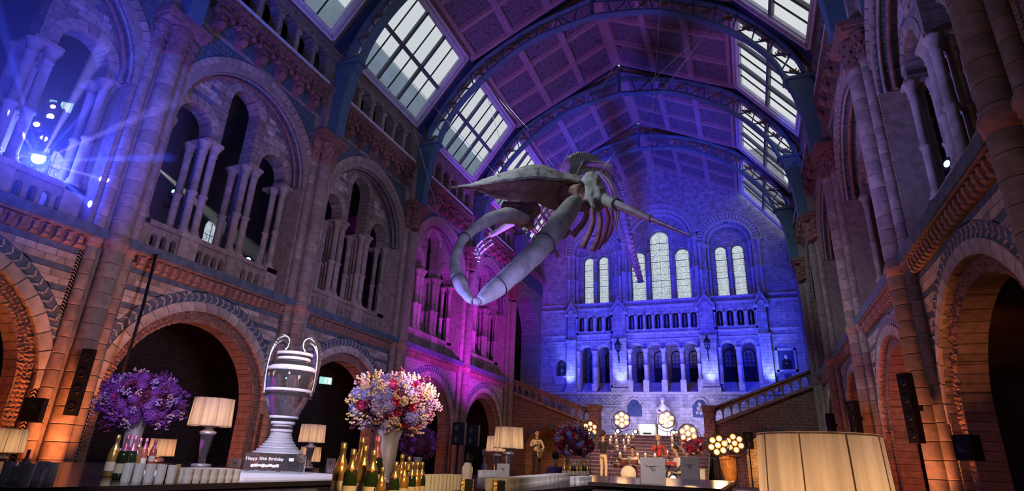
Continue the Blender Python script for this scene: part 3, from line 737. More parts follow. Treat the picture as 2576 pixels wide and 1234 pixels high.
# ceiling slopes with coffers
ceil = MB(); rails = MB(); orn = MB()
cp = []
CW = 2.66
for side in ('left', 'right'):
    for Y in rows:
        M = slope_frame(side, Y, 'ceil')
        bb = MB().box((-.3, -3.03, -.05), (-.16, 3.03, SLc + .03)); ceil.add([M @ Vector(p) for p in bb.v], bb.f)
        cw = (SLc - .2) / 3; ch = 2 * CW / 3
        rl = MB(); ol = MB()
        for i in range(4):
            z = .1 + cw * i; hw = .13 if 0 < i < 3 else .16
            (ol if 0 < i < 3 else rl).box((-.16, -CW - .05, z - hw), (.05, CW + .05, z + hw))
            rl.box((-.16, -CW, z - hw - .05), (.0, CW, z - hw)); rl.box((-.16, -CW, z + hw), (.0, CW, z + hw + .05))
        for j in range(4):
            y = -CW + ch * j; hw = .09
            rl.box((-.16, y - hw, 0), (.025, y + hw, SLc)); rl.box((-.16, y - hw - .05, 0), (-.02, y + hw + .05, SLc))
            rl.box((-.16, y - hw - .10, 0), (-.07, y + hw + .10, SLc))
        rails.add([M @ Vector(p) for p in rl.v], rl.f); orn.add([M @ Vector(p) for p in ol.v], ol.f)
        cp.append((M, cw, ch))
ce = ceil.build('ceiling', 'irondark', kind='structure')
rails.build('ceiling_rails', 'rail', ce); orn.build('ceiling_ribs', 'railorn', ce)
cw, ch = cp[0][1:]
ME_CP = MB().box((-.15, -ch / 2 + .1, .15), (-.12, ch / 2 - .1, cw - .15)).mesh('painted_panel', 'panel')
for M, cw, ch in cp:
    for i in range(3):
        for j in range(3):
            o = obj('painted_panel', ME_CP, ce); o.matrix_world = M @ Matrix.Translation((0, -CW + ch * (j + .5), .1 + cw * i)); o.matrix_parent_inverse = Matrix()
# ---------------------------------------------------------------- iron trusses
def interp(P, t):
    L = [0]
    for a, b_ in zip(P, P[1:]): L.append(L[-1] + sqrt((a[0] - b_[0]) ** 2 + (a[1] - b_[1]) ** 2))
    d = t * L[-1]
    for i in range(len(P) - 1):
        if d <= L[i + 1] + 1e-9:
            q = (d - L[i]) / (L[i + 1] - L[i]); return (P[i][0] + (P[i + 1][0] - P[i][0]) * q, P[i][1] + (P[i + 1][1] - P[i][1]) * q)
    return P[-1]
def smooth(P, n):   # Catmull-Rom
    out = []
    Q = [P[0]] + list(P) + [P[-1]]
    for i in range(1, len(Q) - 2):
        for k in range(n):
            t = k / n; a, b_, c, d = Q[i - 1], Q[i], Q[i + 1], Q[i + 2]
            out.append(tuple(.5 * (2 * b_[j] + (c[j] - a[j]) * t + (2 * a[j] - 5 * b_[j] + 4 * c[j] - d[j]) * t * t + (-a[j] + 3 * b_[j] - 3 * c[j] + d[j]) * t ** 3) for j in range(len(b_))))
    out.append(tuple(P[-1])); return out
LOW = smooth([(7.42, 14.65), (7.05, 15.9), (6.3, 17.1), (5.15, 18.25), (3.9, 19.15), (2.4, 19.85), (0, 20.25)], 5)
UPP = smooth([(7.98, 15.0), (7.75, 16.0), (7.1, 17.2), (5.75, 18.85), (4.2, 19.85), (2.5, 20.6), (0, 21.25)], 5)
def strip(P, w, h):
    mb = MB()
    for a, b_ in zip(P, P[1:]): mb.bar((a[0], 0, a[1]), (b_[0], 0, b_[1]), w, h, (0, 0, 1) if abs(a[0] - b_[0]) > abs(a[1] - b_[1]) else (1, 0, 0))
    return mb
def chordmesh(P, wy, th, name, m):   # curved I-plate chord: width wy along the hall
    mb = MB(); V = []; n = len(P)
    for i, p in enumerate(P):
        a = P[max(i - 1, 0)]; b_ = P[min(i + 1, n - 1)]; t = Vector((b_[0] - a[0], b_[1] - a[1])).normalized(); nn = Vector((-t.y, t.x)) * th / 2
        for s_, y in ((1, -wy / 2), (1, wy / 2), (-1, wy / 2), (-1, -wy / 2)): V.append((p[0] + nn.x * s_, y, p[1] + nn.y * s_))
    F = [(4 * i + k, 4 * i + (k + 1) % 4, 4 * i + 4 + (k + 1) % 4, 4 * i + 4 + k) for i in range(n - 1) for k in range(4)] + [(0, 3, 2, 1), (4 * n - 4, 4 * n - 3, 4 * n - 2, 4 * n - 1)]
    mb.add(V, F); me = mb.mesh(name, m); fix(me); return me
def mirror(P): return P + [(-p[0], p[1]) for p in P[-2::-1]]
ME_LC = chordmesh(mirror(LOW), .34, .10, 'lower_chord', 'iron'); ME_UC = chordmesh(mirror(UPP), .30, .08, 'upper_chord', 'iron')
bk = MB()     # riveted box bracket standing on the capital
BP = [(7.72, 8.22, 12.0), (7.70, 8.25, 12.8), (7.62, 8.28, 13.6), (7.5, 8.25, 14.3), (7.38, 8.15, 14.8), (7.3, 8.02, 15.1)]
V = []
for a, c, z in BP: V += [(a, -.22, z), (c, -.22, z), (c, .22, z), (a, .22, z)]
F = [(4 * i + k, 4 * i + (k + 1) % 4, 4 * i + 4 + (k + 1) % 4, 4 * i + 4 + k) for i in range(len(BP) - 1) for k in range(4)] + [(0, 3, 2, 1), (20, 21, 22, 23)]
bk.add(V, F); bk.box((7.2, -.28, 14.98), (8.2, .28, 15.08)); ME_BK = bk.mesh('bracket', 'iron'); fix(ME_BK)
rv = MB()
for i in range(34):
    z = 12.1 + i * .085
    for j in range(len(BP) - 1):
        if BP[j][2] <= z < BP[j + 1][2]:
            t = (z - BP[j][2]) / (BP[j + 1][2] - BP[j][2]); a = BP[j][0] + (BP[j + 1][0] - BP[j][0]) * t; c = BP[j][1] + (BP[j + 1][1] - BP[j][1]) * t
            for yy in (-.22, .22):
                for xx in (a + .05, c - .05): rv.ball((xx, yy, z), .016, 5, 3)
            for yy in (-.17, .17): rv.ball((a, yy, z), .016, 5, 3)
ME_RV = rv.mesh('rivets', 'iron')
NB = 11
braces = []
for i in range(NB):
    a = interp(LOW, i / NB); b_ = interp(UPP, (i + .0) / NB + .03 if i else .0); c = interp(UPP, max(0, (i - .75) / NB))
    braces.append((a, b_)); braces.append((a, c))
lf = MB(); rnd = random.Random(5)
for i in range(9):
    a = interp(LOW, (i + .75) / NB); c = interp(UPP, (i + .55) / NB); cx, cz = (a[0] + c[0]) / 2 + .02, (a[1] + c[1]) / 2
    for k in range(9):
        t = -.4 + k * .33 + rnd.uniform(-.1, .1); L = rnd.uniform(.14, .24); w = .045
        d = Vector((cos(t), sin(t))); p = Vector((-d.y, d.x)) * w; c0 = Vector((cx, cz - .08)) + d * .03; c1 = c0 + d * L * .6; c2 = c0 + d * L
        lf.add([(c0.x, -.02, c0.y), (c1.x + p.x, -.01, c1.y + p.y), (c2.x, .02, c2.y), (c1.x - p.x, -.01, c1.y - p.y)], [(0, 1, 2, 3)])
        lf.ball((c2.x, 0, c2.y), .03, 5, 4)
ME_LF = lf.mesh('gilded_leaves', 'gilt')
def truss(Y, k):
    lab = ['iron roof truss overhead behind the nearest skylights', 'iron roof truss crossing the top left corner, nearest in view', 'iron roof truss arching across the top of the picture above the trophy',
           'iron roof truss, second arch from the top, its leaves against the right skylights', 'iron roof truss, third arch, its crown just over the whale backbone', 'iron roof truss nearest the blue end wall'][k]
    t = empty('roof_truss', (X0, Y, 0), label=lab, category='roof truss', group='iron arches under the roof')
    obj('lower_chord', ME_LC, t); obj('upper_chord', ME_UC, t)
    for s_ in (1, -1):
        o = obj('bracket', ME_BK, t); o.scale = (s_, 1, 1); q = obj('rivets', ME_RV, o, kind='stuff')
        o = obj('gilded_leaves', ME_LF, t, kind='stuff'); o.scale = (s_, 1, 1)
        for i, me in enumerate(MEBR):
            o = obj('brace', me, t); o.scale = (s_, 1, 1)
    obj('king_post', ME_KP, t)
MEBR = [MB().bar((a[0], 0, a[1]), (b_[0], 0, b_[1]), .055, .05).mesh('brace', 'iron') for a, b_ in braces]
ME_KP = MB().box((-.07, -.1, 20.2), (.07, .1, 22.0)).mesh('king_post', 'iron')
for k, Y in enumerate(PIERS): truss(Y, k)
# ================================================================ end wall
XB = -4.74
wb = MB()
for a, e, sc in ((-8.5, -2.62, -4.57), (2.62, 8.5, 4.57)): wb.arch_wall(a, e, 12.0, 22.4, sc, 12.0, 15.75, 1.45, 0, -.7, 30)
wb.arch_wall(-2.62, 2.62, 12.0, 22.4, 0, 12.0, 16.35, 2.2, 0, -.7, 36)
for sgn in (-1, 1):
    for c0, c1, sc in ((2.9, 4.57, 4.03), (4.57, 6.25, 5.12)):
        a, e = sorted((sgn * c0, sgn * c1)); wb.arch_wall(a, e, 11.9, 17.6, sgn * sc, 12.2, 15.38, .38, -.6, -1.1, 16)
for a, e, sc, r, zs in ((-2.3, -.78, -1.52, .5, 15.35), (-.78, .78, 0, .66, 16.65), (.78, 2.3, 1.52, .5, 15.35)): wb.arch_wall(a, e, 11.9, 18.8, sc, 12.2, zs, r, -.6, -1.1, 20)
# gallery screen
wb.box((-.8, -8.5, 11.55), (0, 8.5, 12.0))
def row(a, e, n, r, zb, zs, z0, z1, d0, d1):
    w = (e - a) / n
    for i in range(n): wb.arch_wall(a + i * w, a + (i + 1) * w, z0, z1, a + (i + .5) * w, zb, zs, r, d0, d1, 12)
row(-5.83, -3.32, 4, .19, 10.05, 10.93, 9.8, 11.55, 0, -.35); row(3.32, 5.83, 4, .19, 10.05, 10.93, 9.8, 11.55, 0, -.35); row(-2.32, 2.32, 8, .19, 10.05, 10.93, 9.8, 11.55, 0, -.35)
# lower arcade
row(-2.32, 2.32, 4, .44, 5.9, 8.62, 5.9, 9.8, 0, -.6)
for s_ in (-1, 1): a, e = sorted((s_ * 3.4, s_ * 5.75)); row(a, e, 2, .42, 5.9, 8.62, 5.9, 9.8, 0, -.6)
for a, e in ((-8.5, -5.75), (5.75, 8.5)):
    wb.box((-.6, a, 9.8), (0, e, 11.55)); 
wb.arch_wall(-8.5, -5.75, 5.9, 9.8, -6.95, 6.95, 7.75, .38, 0, -.6, 14); wb.box((-.6, 5.75, 5.9), (0, 8.5, 9.8))
for s_ in (-1, 1): a, e = sorted((s_ * 2.3, s_ * 3.45)); wb.box((-.6, a, 5.9), (0, e, 11.6))
wb.box((-.6, -8.6, 0), (0, 8.6, 5.9))
wall_back = wb.build('wall_back', 'wallback', None, (XB, YB, 0), (0, 0, -pi / 2), kind='structure')
mo = MB()
for z, h, d in ((9.72, .09, .08), (11.55, .1, .12), (11.9, .12, .1), (5.78, .14, .3), (9.32, .05, .06)): mo.box((-.1, -8.4, z), (d, 8.4, z + h))
for s_ in (-1, 1):
    mo.ring(s_ * 4.57, 15.75, 1.45, 1.62, .06, -.02, 0, pi, 30); mo.ring(s_ * 4.57, 15.75, 1.2, 1.42, -.3, -.4, 0, pi, 30); mo.ring(s_ * 4.57, 15.75, 2.02, 2.12, .08, -.02, 0, pi, 30)
    for q in (-1.85, 1.85): mo.box((-.02, s_ * 4.57 + q - .38, 15.68), (.14, s_ * 4.57 + q + .38, 15.78))
mo.ring(0, 16.35, 2.2, 2.35, .06, -.02, 0, pi, 36); mo.ring(0, 16.35, 1.95, 2.15, -.3, -.4, 0, pi, 36); mo.ring(0, 16.35, 2.62, 2.74, .08, -.02, 0, pi, 36)
def jamb(u, z0, z1, r=.1, d=-.12): mo.lathe(shaft_prof(z0, z1, r, ((z0 + z1) / 2,)), 10, (d, u, 0))
for s_ in (-1, 1):
    for u in (3.02, 6.12): jamb(s_ * u, 12.0, 15.72, .12)
    for u in (3.25, 5.9): jamb(s_ * u, 12.0, 15.7, .09, -.35)
    for u in (2.45,): jamb(s_ * u, 12.0, 16.3, .13, .0)
    jamb(s_ * 2.1, 12.0, 16.3, .11, -.25); jamb(s_ * 6.42, 12.0, 15.7, .11, .05); jamb(s_ * 2.72, 12.0, 15.7, .1, .05)
    jamb(s_ * 4.57, 12.0, 15.5, .09, -.5); jamb(s_ * .8, 12, 15.6, .07, -.52)
    for u in (3.4 + 1.175,): jamb(s_ * u, 6.4, 8.66, .12, .02); mo.box((-.3, s_ * u - .17, 5.9), (.18, s_ * u + .17, 6.45))
    for u in (3.42, 5.73): jamb(s_ * u, 6.4, 8.66, .09, .02)
for u in (-2.2, -1.16, 0, 1.16, 2.2): jamb(u, 6.6, 8.66, .12, .1); mo.box((-.3, u - .18, 5.9), (.3, u + .18, 6.65)); mo.box((-.3, u - .2, 8.62), (.28, u + .2, 8.72))
for a, e, n in ((-5.83, -3.32, 4), (3.32, 5.83, 4), (-2.32, 2.32, 8)):
    w = (e - a) / n
    for i in range(n + 1): mo.lathe(shaft_prof(10.0, 10.95, .055), 8, (.03, a + i * w, 0))
    for i in range(n): mo.lathe([(.045, 10.05), (.045, 11.0)], 8, (-.34, a + (i + .5) * w, 0))
mo.build('stone_moulding', 'stoneback', wall_back)
# ring stones of the big window arches: alternate long and short, picked apart
ME_TOOTH = wedge('voussoir', 1.66, 1.98, pi / 26, .07, -.02, 'stoneback', .03); ME_TOOTHC = wedge('voussoir', 2.38, 2.6, pi / 34, .05, -.02, 'stoneback', .03)
for s_ in (-1, 1):
    for i in range(26): obj('voussoir', ME_TOOTH, wall_back, (0, s_ * 4.57, 15.75), ((i + .5) * pi / 26, 0, 0))
for i in range(34): obj('voussoir', ME_TOOTHC, wall_back, (0, 0, 16.35), ((i + .5) * pi / 34, 0, 0))
ar = MB()
for u, r in [(-1.74, .44), (-.58, .44), (.58, .44), (1.74, .44), (-5.163, .42), (-3.988, .42), (3.988, .42), (5.163, .42)]:
    ar.ring(u, 8.62, r + .02, r + .1, .06, -.02, 0, pi, 14); ar.ring(u, 8.62, r + .14, r + .2, .04, -.02, 0, pi, 14)
    for i in range(14):
        a = pi * (i + .5) / 14; ar.box((-.02, u + (r + .26) * cos(a) - .03, 8.62 + (r + .26) * sin(a) - .03), (.035, u + (r + .26) * cos(a) + .03, 8.62 + (r + .26) * sin(a) + .03))
ar.build('arcade_rings', 'stoneback', wall_back)
# buttresses with moulded caps, shafts and gabled hoods
for s_ in (-1, 1):
    for u0, u1, h in ((2.34, 3.30, .36), (5.82, 6.46, .36)):
        bt = MB(); a, e = sorted((s_ * u0, s_ * u1)); c = (a + e) / 2; w = (e - a) / 2
        bt.box((0, a, 5.9), (h, e, 9.28)); bt.box((0, a - .05, 9.28), (h + .08, e + .05, 9.42)); bt.box((0, a - .08, 5.9), (h + .1, e + .08, 6.15)); bt.box((0, a + .06, 9.42), (h - .08, e - .06, 11.2))
        o = bt.build('buttress', 'wallback', wall_back)
        gb = MB(); gw = w + .12
        gb.prism([(c - gw, 11.2), (c - gw, 11.36), (c, 12.15), (c + gw, 11.36), (c + gw, 11.2), (c + gw - .14, 11.2), (c + gw - .14, 11.3), (c, 11.95), (c - gw + .14, 11.3), (c - gw + .14, 11.2)], 0, h + .12)
        gb.ring(c, 11.3, w * .52, w * .72, h + .04, 0, 0, pi, 12); gb.box((0, c - gw, 11.12), (h + .16, c - gw + .22, 11.24)); gb.box((0, c + gw - .22, 11.12), (h + .16, c + gw, 11.24))
        gb.ball((h, c, 12.3), .09, 6, 5, 1.4); gb.box((0, a + .08, 11.2), (h - .06, e - .08, 11.9)); gb.build('gabled_hood', 'stoneback', wall_back)
# stained glass
for s_ in (-1, 1):
    for u in (4.03, 5.12): stained_window(wall_back, s_ * u, 12.2, 15.38, .38, -.8, grid=.42, mid=False)
for u, r, zs in ((-1.52, .5, 15.35), (0, .66, 16.65), (1.52, .5, 15.35)): stained_window(wall_back, u, 12.2, zs, r, -.8, grid=.46, mid=u == 0)
# roundel above the right-hand pair
for s_ in (1, -1):
    rd = MB(); P = [(s_ * 4.57 + .17 * cos(pi * i / 8), 16.35 + .11 * sin(pi * i / 8)) for i in range(16)]; rd.prism(P, -.595, -.585)
    MB().ring(s_ * 4.57, 16.35, .17, .21, -.56, -.6, 0, 2 * pi, 16).build('roundel_frame', 'stoneback', wall_back)
# corridor behind the arcade: far wall with dark doors, steps
co = MB(); co.box((-3.1, -8.5, 5.8), (-3.0, 8.5, 12.2)); co.box((-3.1, -8.5, 9.7), (-.5, 8.5, 9.8)); co.box((-3.1, -8.5, 12.0), (-1.0, 8.5, 12.15)); co.box((-3.1, -8.5, 5.75), (-.5, 8.5, 5.9))
co.build('corridor', 'wallback', wall_back)
ME_STEPL = MB().box((-.3, -5.85, -.14), (.0, 5.85, 0)).mesh('step', 'stoneback')
for i in range(6): obj('step', ME_STEPL, wall_back, (-.15 - .28 * i, 0, 6.04 + .14 * i))
for u in (-1.74, -.58, .58, 1.74, -5.16, -3.99, 3.99, 5.16):
    dr = MB(); df_ = MB(); dr.box((-2.5, u - .33, 6.9), (-2.42, u + .33, 7.75)); 
    for q in (-.36, .36): df_.box((-2.5, u + q - .03, 6.85), (-2.38, u + q + .03, 8.6))
    df_.box((-2.5, u - .36, 7.76), (-2.38, u + .36, 7.82)); df_.ring(u, 8.6, .33, .39, -2.38, -2.5, 0, pi, 12)
    for q in (-.12, .12): df_.box((-2.46, u + q - .012, 7.8), (-2.42, u + q + .012, 8.85))
    for z in (8.05, 8.3, 8.55): df_.box((-2.46, u - .33, z), (-2.42, u + .33, z + .02))
    o_ = dr.build('door', 'black', wall_back); df_.build('door_frame', 'lead', o_)
# lower wall: zigzag frieze and plaques
zf = MB()
for s0_, s1_ in ((-7.8, -2.9), (2.9, 7.8)):
    n = int((s1_ - s0_) / .3)
    for i in range(n):
        y = s0_ + .3 * i
        for row_, z in ((0, 5.42), (1, 5.22)): zf.add([(.02, y, z), (.02, y + .15, z + .14), (.02, y + .15, z + .2), (.02, y, z + .06)], [(0, 3, 2, 1)]); zf.add([(.02, y + .15, z + .14), (.02, y + .3, z), (.02, y + .3, z + .06), (.02, y + .15, z + .2)], [(0, 3, 2, 1)])
        zf.box((0, y + .05, 5.0), (.02, y + .13, 5.06)); zf.box((0, y + .2, 5.0), (.02, y + .28, 5.06))
    zf.box((0, s0_, 5.68), (.03, s1_, 5.72)); zf.box((0, s0_, 5.14), (.03, s1_, 5.17)); zf.box((0, s0_, 4.92), (.03, s1_, 4.95))
zf.build('zigzag_frieze', 'slate', wall_back, kind='stuff')
mat('plaque', (.05, .07, .16), rough=.4, noise=.2)
mat('white', (.75, .73, .70), rough=.6, noise=.08)
mat('bronze', (.12, .11, .12), rough=.35, metal=.5, noise=.3, bump=.3)
def plaque(u, lab, figure):
    p = MB(); pts = [(-.47, 4.42), (.47, 4.42), (.47, 5.15)] + [(.34 * cos(pi * i / 10), 5.15 + .3 * sin(pi * i / 10)) for i in range(11)] + [(-.47, 5.15)]
    p.prism(pts, 0, .05); o = p.build('wall_plaque', 'plaque', None, (XB + u, YB, 0), (0, 0, -pi / 2), label=lab, category='plaque')
    fr = MB(); fr.ring(0, 5.15, .36, .46, .09, 0, 0, pi, 14)
    for q in (-1, 1): fr.box((0, min(q * .36, q * .56), 5.12), (.09, max(q * .36, q * .56), 5.2))
    fr.build('hood_moulding', 'stoneback', o)
    r = MB()
    if figure:
        for (y, z, a) in ((0, 5.2, .14), (-.1, 4.95, .13), (.12, 4.92, .12), (-.2, 4.7, .1), (.22, 4.68, .1), (.02, 4.68, .12)): r.ball((.07, y, z), a, 8, 6, 1.2)
    else:
        r.ring(0, 5.05, .10, .13, .07, .05, 0, 2 * pi, 14); r.bar((.06, -.05, 5.18), (.06, 0, 4.94), .02, .02); r.bar((.06, .05, 5.18), (.06, 0, 4.94), .02, .02)
    r.build('relief', 'stoneback' if figure else 'plaque', o)
plaque(-2.0, 'plain round-headed blue memorial plaque on the left of the lit lower wall', False)
plaque(2.05, 'round-headed memorial with pale relief figures on the right of the lower wall', True)
# bust in the niche, portrait, lanterns
nb = empty('niche_bust', (XB - 6.95, YB - .02, 7.0), -pi / 2, label='dark bust in the round-headed niche on the left of the blue wall', category='bust')
q = MB(); q.lathe([(.1, 0), (.16, .05), (.12, .15), (.22, .3), (.26, .45), (.18, .6), (.08, .66), (.08, .72)], 14, (-.12, 0, 0)); q.build('shoulders', 'bronze', nb)
q = MB(); q.ball((-.1, 0, .86), .13, 12, 9, 1.2); q.ball((.0, 0, .85), .035, 6, 5); q.ball((-.2, .1, .8), .06, 6, 5); q.build('head', 'bronze', nb)
sh = MB(); sh.box((-.35, -.5, -.12), (.25, .5, 0)); sh.box((0, -.42, -.55), (.18, .42, -.12)); o = sh.build('niche_shelf', 'stoneback', None, (XB - 6.95, YB - .01, 7.0), (0, 0, -pi / 2), label='projecting stone shelf under the niche bust', category='shelf')
pf = empty('portrait_painting', (XB + 7.2, YB - .02, 7.8), -pi / 2, label='framed dark portrait of a seated man on the right of the blue wall', category='painting')
q = MB()
for a, e in (((0, -.56, -.70), (.08, -.44, .70)), ((0, .44, -.70), (.08, .56, .70)), ((0, -.56, -.70), (.08, .56, -.58)), ((0, -.56, .58), (.08, .56, .70))): q.box(a, e)
q.build('frame', 'stoneback', pf); MB().box((0, -.44, -.58), (.03, .44, .58)).build('canvas', 'plaque', pf)
mat('paintflesh', (.62, .5, .42), noise=.2)
q = MB(); q.ball((.03, .0, .2), .1, 10, 7, 1.25, Matrix.Diagonal((.15, 1, 1))); q.ball((.03, .02, .09), .06, 8, 5, 1, Matrix.Diagonal((.15, 1, 1))); q.ball((.03, .0, -.2), .05, 8, 5, .5, Matrix.Diagonal((.15, 1.8, 1))); q.build('painted_face_and_hand', 'paintflesh', pf)
q = MB(); q.prism([(-.3, -.55), (.3, -.55), (.26, -.05), (.1, .08), (-.1, .08), (-.26, -.05)], .028, .034); q.build('painted_coat', 'black', pf)
MB().box((0, -.2, -.14), (.04, .2, .14)).build('label_plate', 'plaque', None, (XB + 7.2, YB, 6.85), (0, 0, -pi / 2), label='small dark label plate on the wall under the portrait', category='plaque')
def lantern():
    e = empty('wall_lantern', (0, 0, 0), -pi / 2)
    q = MB()
    for i in range(6):
        a = 2 * pi * i / 6; b_ = 2 * pi * (i + 1) / 6
        q.bar((.22 * cos(a), .22 * sin(a), .3), (.14 * cos(a), .14 * sin(a), -.1), .025); q.bar((.22 * cos(a), .22 * sin(a), .3), (.22 * cos(b_), .22 * sin(b_), .3), .025); q.bar((.14 * cos(a), .14 * sin(a), -.1), (.14 * cos(b_), .14 * sin(b_), -.1), .025)
        q.bar((.19 * cos(a), .19 * sin(a), .12), (.19 * cos(b_), .19 * sin(b_), .12), .018)
    q.lathe([(.25, .3), (.18, .42), (.08, .5), (.06, .62), (.02, .74)], 6); q.lathe([(.14, -.1), (.05, -.2), (.05, -.28)], 6); q.build('cage', 'lead', e)
    g = MB(); g.lathe([(.13, -.08), (.205, .28)], 6, caps=False); g.build('lantern_glass', 'stained', e)
    g = MB(); g.tube([(0, 0, -.26), (.0, 0, -.5), (-.12, 0, -.72), (-.32, 0, -.86), (-.32, 0, -.5), (-.1, 0, -.4)], .028, 6); g.build('scroll_bracket', 'lead', e); return e
l1 = lantern()
l1['label'] = 'hexagonal iron lantern on the left centre buttress of the blue wall'; l1['category'] = 'lantern'
l1.location = (XB - 2.83, YB - .72, 8.62)
l2 = dup(l1, (XB + 2.78, YB - .72, 8.62), label='hexagonal iron lantern on the right centre buttress of the blue wall')
# ================================================================ stairs
mat('stepmat', (.10, .065, .08), rough=.5)
mat('nosing', (.30, .25, .27), rough=.5)
st = empty('grand_staircase', (-4.85, 0, 0), label='wide central stone staircase rising to the landing behind the band', category='staircase')
ME_ST = MB().box((-3.0, 0, 0), (3.0, .36, .165)).mesh('step', 'stepmat')
ME_NS = MB().box((-3.03, -.03, .135), (3.03, .05, .17)).mesh('nosing', 'nosing')
for i in range(18): q_ = obj('step', ME_ST, st, (0, 25.3 + .36 * i, .165 * i)); obj('nosing', ME_NS, q_)
mb = MB()
for i in range(18): mb.box((-3.0, 25.35 + .36 * i, 0), (3.0, 31.85, .165 * i)) if i else None
mb.box((-3.26, 31.8, 0), (3.26, 38.15, 2.97)); mb.build('stair_mass', 'stepmat', st)
def balustrade(xa, za, xb, zb, y, lab):
    # sloping arcaded balustrade from (xa,za) to (xb,zb) measured at the top rail, with the solid wall and arch below
    e = empty('stair_balustrade', (min(xa, xb), y, 0), label=lab, category='balustrade'); x0 = min(xa, xb); L = abs(xb - xa)
    z0, z1 = (za, zb) if xa < xb else (zb, za); k = (z1 - z0) / L
    def shear(mb): mb.v = [(p[0], p[1], p[2] + z0 + k * p[0]) for p in mb.v]; return mb
    q = MB(); q.box((0, -.16, -.12), (L, .16, 0)); shear(q).build('handrail', 'terrapale', e)
    q = MB(); q.box((0, -.14, -.86), (L, .14, -.74)); shear(q).build('base_rail', 'terrapale', e)
    n = 12; w = L / n
    for i in range(n):
        a = MB(); a.arch_wall(0, w, -.40, -.12, w / 2, -.40, -.36, w * .34, .06, -.14, 10)
        a.lathe([(.05, -.74), (.035, -.70), (.033, -.46), (.055, -.39)], 8, (-.10, .0, 0)); a.lathe([(.05, -.74), (.035, -.70), (.033, -.46), (.055, -.39)], 8, (.02, .0, 0))
        a.v = [(p[1], p[0] + .05, p[2] - .02) for p in a.v]
        a.v = [(p[0], p[1], p[2] + k * p[0]) for p in a.v]
        a.build('baluster', 'terrapale', e, (w * i, 0, z0 + k * w * i))
    return e
balustrade(-13.0, 6.08, -8.15, 4.34, 32.3, 'sloping arcaded stone balustrade on the left flight, running down to the landing')
balustrade(3.4, 6.44, -1.6, 4.5, 32.3, 'sloping arcaded stone balustrade on the right flight, openings glowing blue')
mat('redwall', (.33, .2, .16), brick=(.42, .16, 'X', (.75, .7, .68)))
for xa, xb, za, zb, sc, nm in ((-13.1, -8.15, 5.28, 3.5, -10.75, 'left'), (-1.6, 3.5, 3.62, 5.6, .95, 'right')):
    y0 = 32.32; R1 = 1.2; zs = 2.05
    q = MB(); N = 20; x = [xa] + [sc + R1 * cos(pi - pi * i / N) for i in range(N + 1)] + [xb]; zt = lambda xx: za + (zb - za) * (xx - xa) / (xb - xa)
    F = []; V = []
    P = [(sc - R1, 0)] + [(sc + R1 * cos(pi - pi * i / N), zs + R1 * sin(pi * i / N)) for i in range(N + 1)] + [(sc + R1, 0)]
    poly = [(xa, 0)] + P + [(xb, 0), (xb, zb)]
    for i in range(len(P) - 1):
        a, b_ = P[i], P[i + 1]; V = [(a[0], y0, a[1]), (b_[0], y0, b_[1]), (b_[0], y0, zt(b_[0])), (a[0], y0, zt(a[0]))]; q.add(V, [(0, 1, 2, 3)]); q.add([(a[0], y0, a[1]), (b_[0], y0, b_[1]), (b_[0], y0 + 2, b_[1]), (a[0], y0 + 2, a[1])], [(0, 3, 2, 1)])
    q.add([(xa, y0, 0), (sc - R1, y0, 0), (sc - R1, y0, zt(sc - R1)), (xa, y0, za)], [(0, 1, 2, 3)]); q.add([(sc + R1, y0, 0), (xb, y0, 0), (xb, y0, zb), (sc + R1, y0, zt(sc + R1))], [(0, 1, 2, 3)])
    q.add([(xa, y0, za), (xb, y0, zb), (xb, y0 + 2.6, zb), (xa, y0 + 2.6, za)], [(0, 1, 2, 3)]); q.box((xa, y0 + 2, 0), (xb, y0 + 2.1, 3.3))
    w_ = q.build('wall_stair_' + nm, 'redwall', kind='structure')
    for i in range(13):
        a = pi * (i + .5) / 13; vb = MB().ring(0, 0, 1.22, 1.5, .06, -.05, -pi / 26 + .01, pi / 26 - .01, 2); vb.v = [(p[1], -p[0], p[2]) for p in vb.v]
        o = vb.build('voussoir', 'slate' if i % 2 else 'terra', w_, (sc, y0, zs), (0, -a, 0))
def newel(x0, x1, lab):
    e = empty('newel_pier', ((x0 + x1) / 2, 32.1, 0), label=lab, category='newel post'); w = (x1 - x0) / 2
    q = MB(); q.box((-w, -.32, 2.97), (w, .32, 3.1)); q.box((-w * .92, -.3, 3.1), (w * .92, .3, 4.25)); q.build('shaft_block', 'redwall', e)
    q = MB(); q.box((-w * 1.1, -.36, 4.25), (w * 1.1, .36, 4.38)); q.box((-w * 1.2, -.4, 4.38), (w * 1.2, .4, 4.52)); q.box((-w * 1.1, -.36, 3.0), (w * 1.1, .36, 3.15)); q.build('cap', 'terrapale', e)
    q = MB(); q.ring(0, 0, .14, .2, .33, .3, 0, 2 * pi, 16); q.ball((.31, 0, 0), .1, 8, 5); q.v = [(p[1], -p[0], p[2] + 3.7) for p in q.v]; q.build('carved_boss', 'carved', e)
newel(-8.15, -7.55, 'square stone newel at the foot of the left flight'); newel(-2.15, -1.58, 'square stone newel at the foot of the right flight')
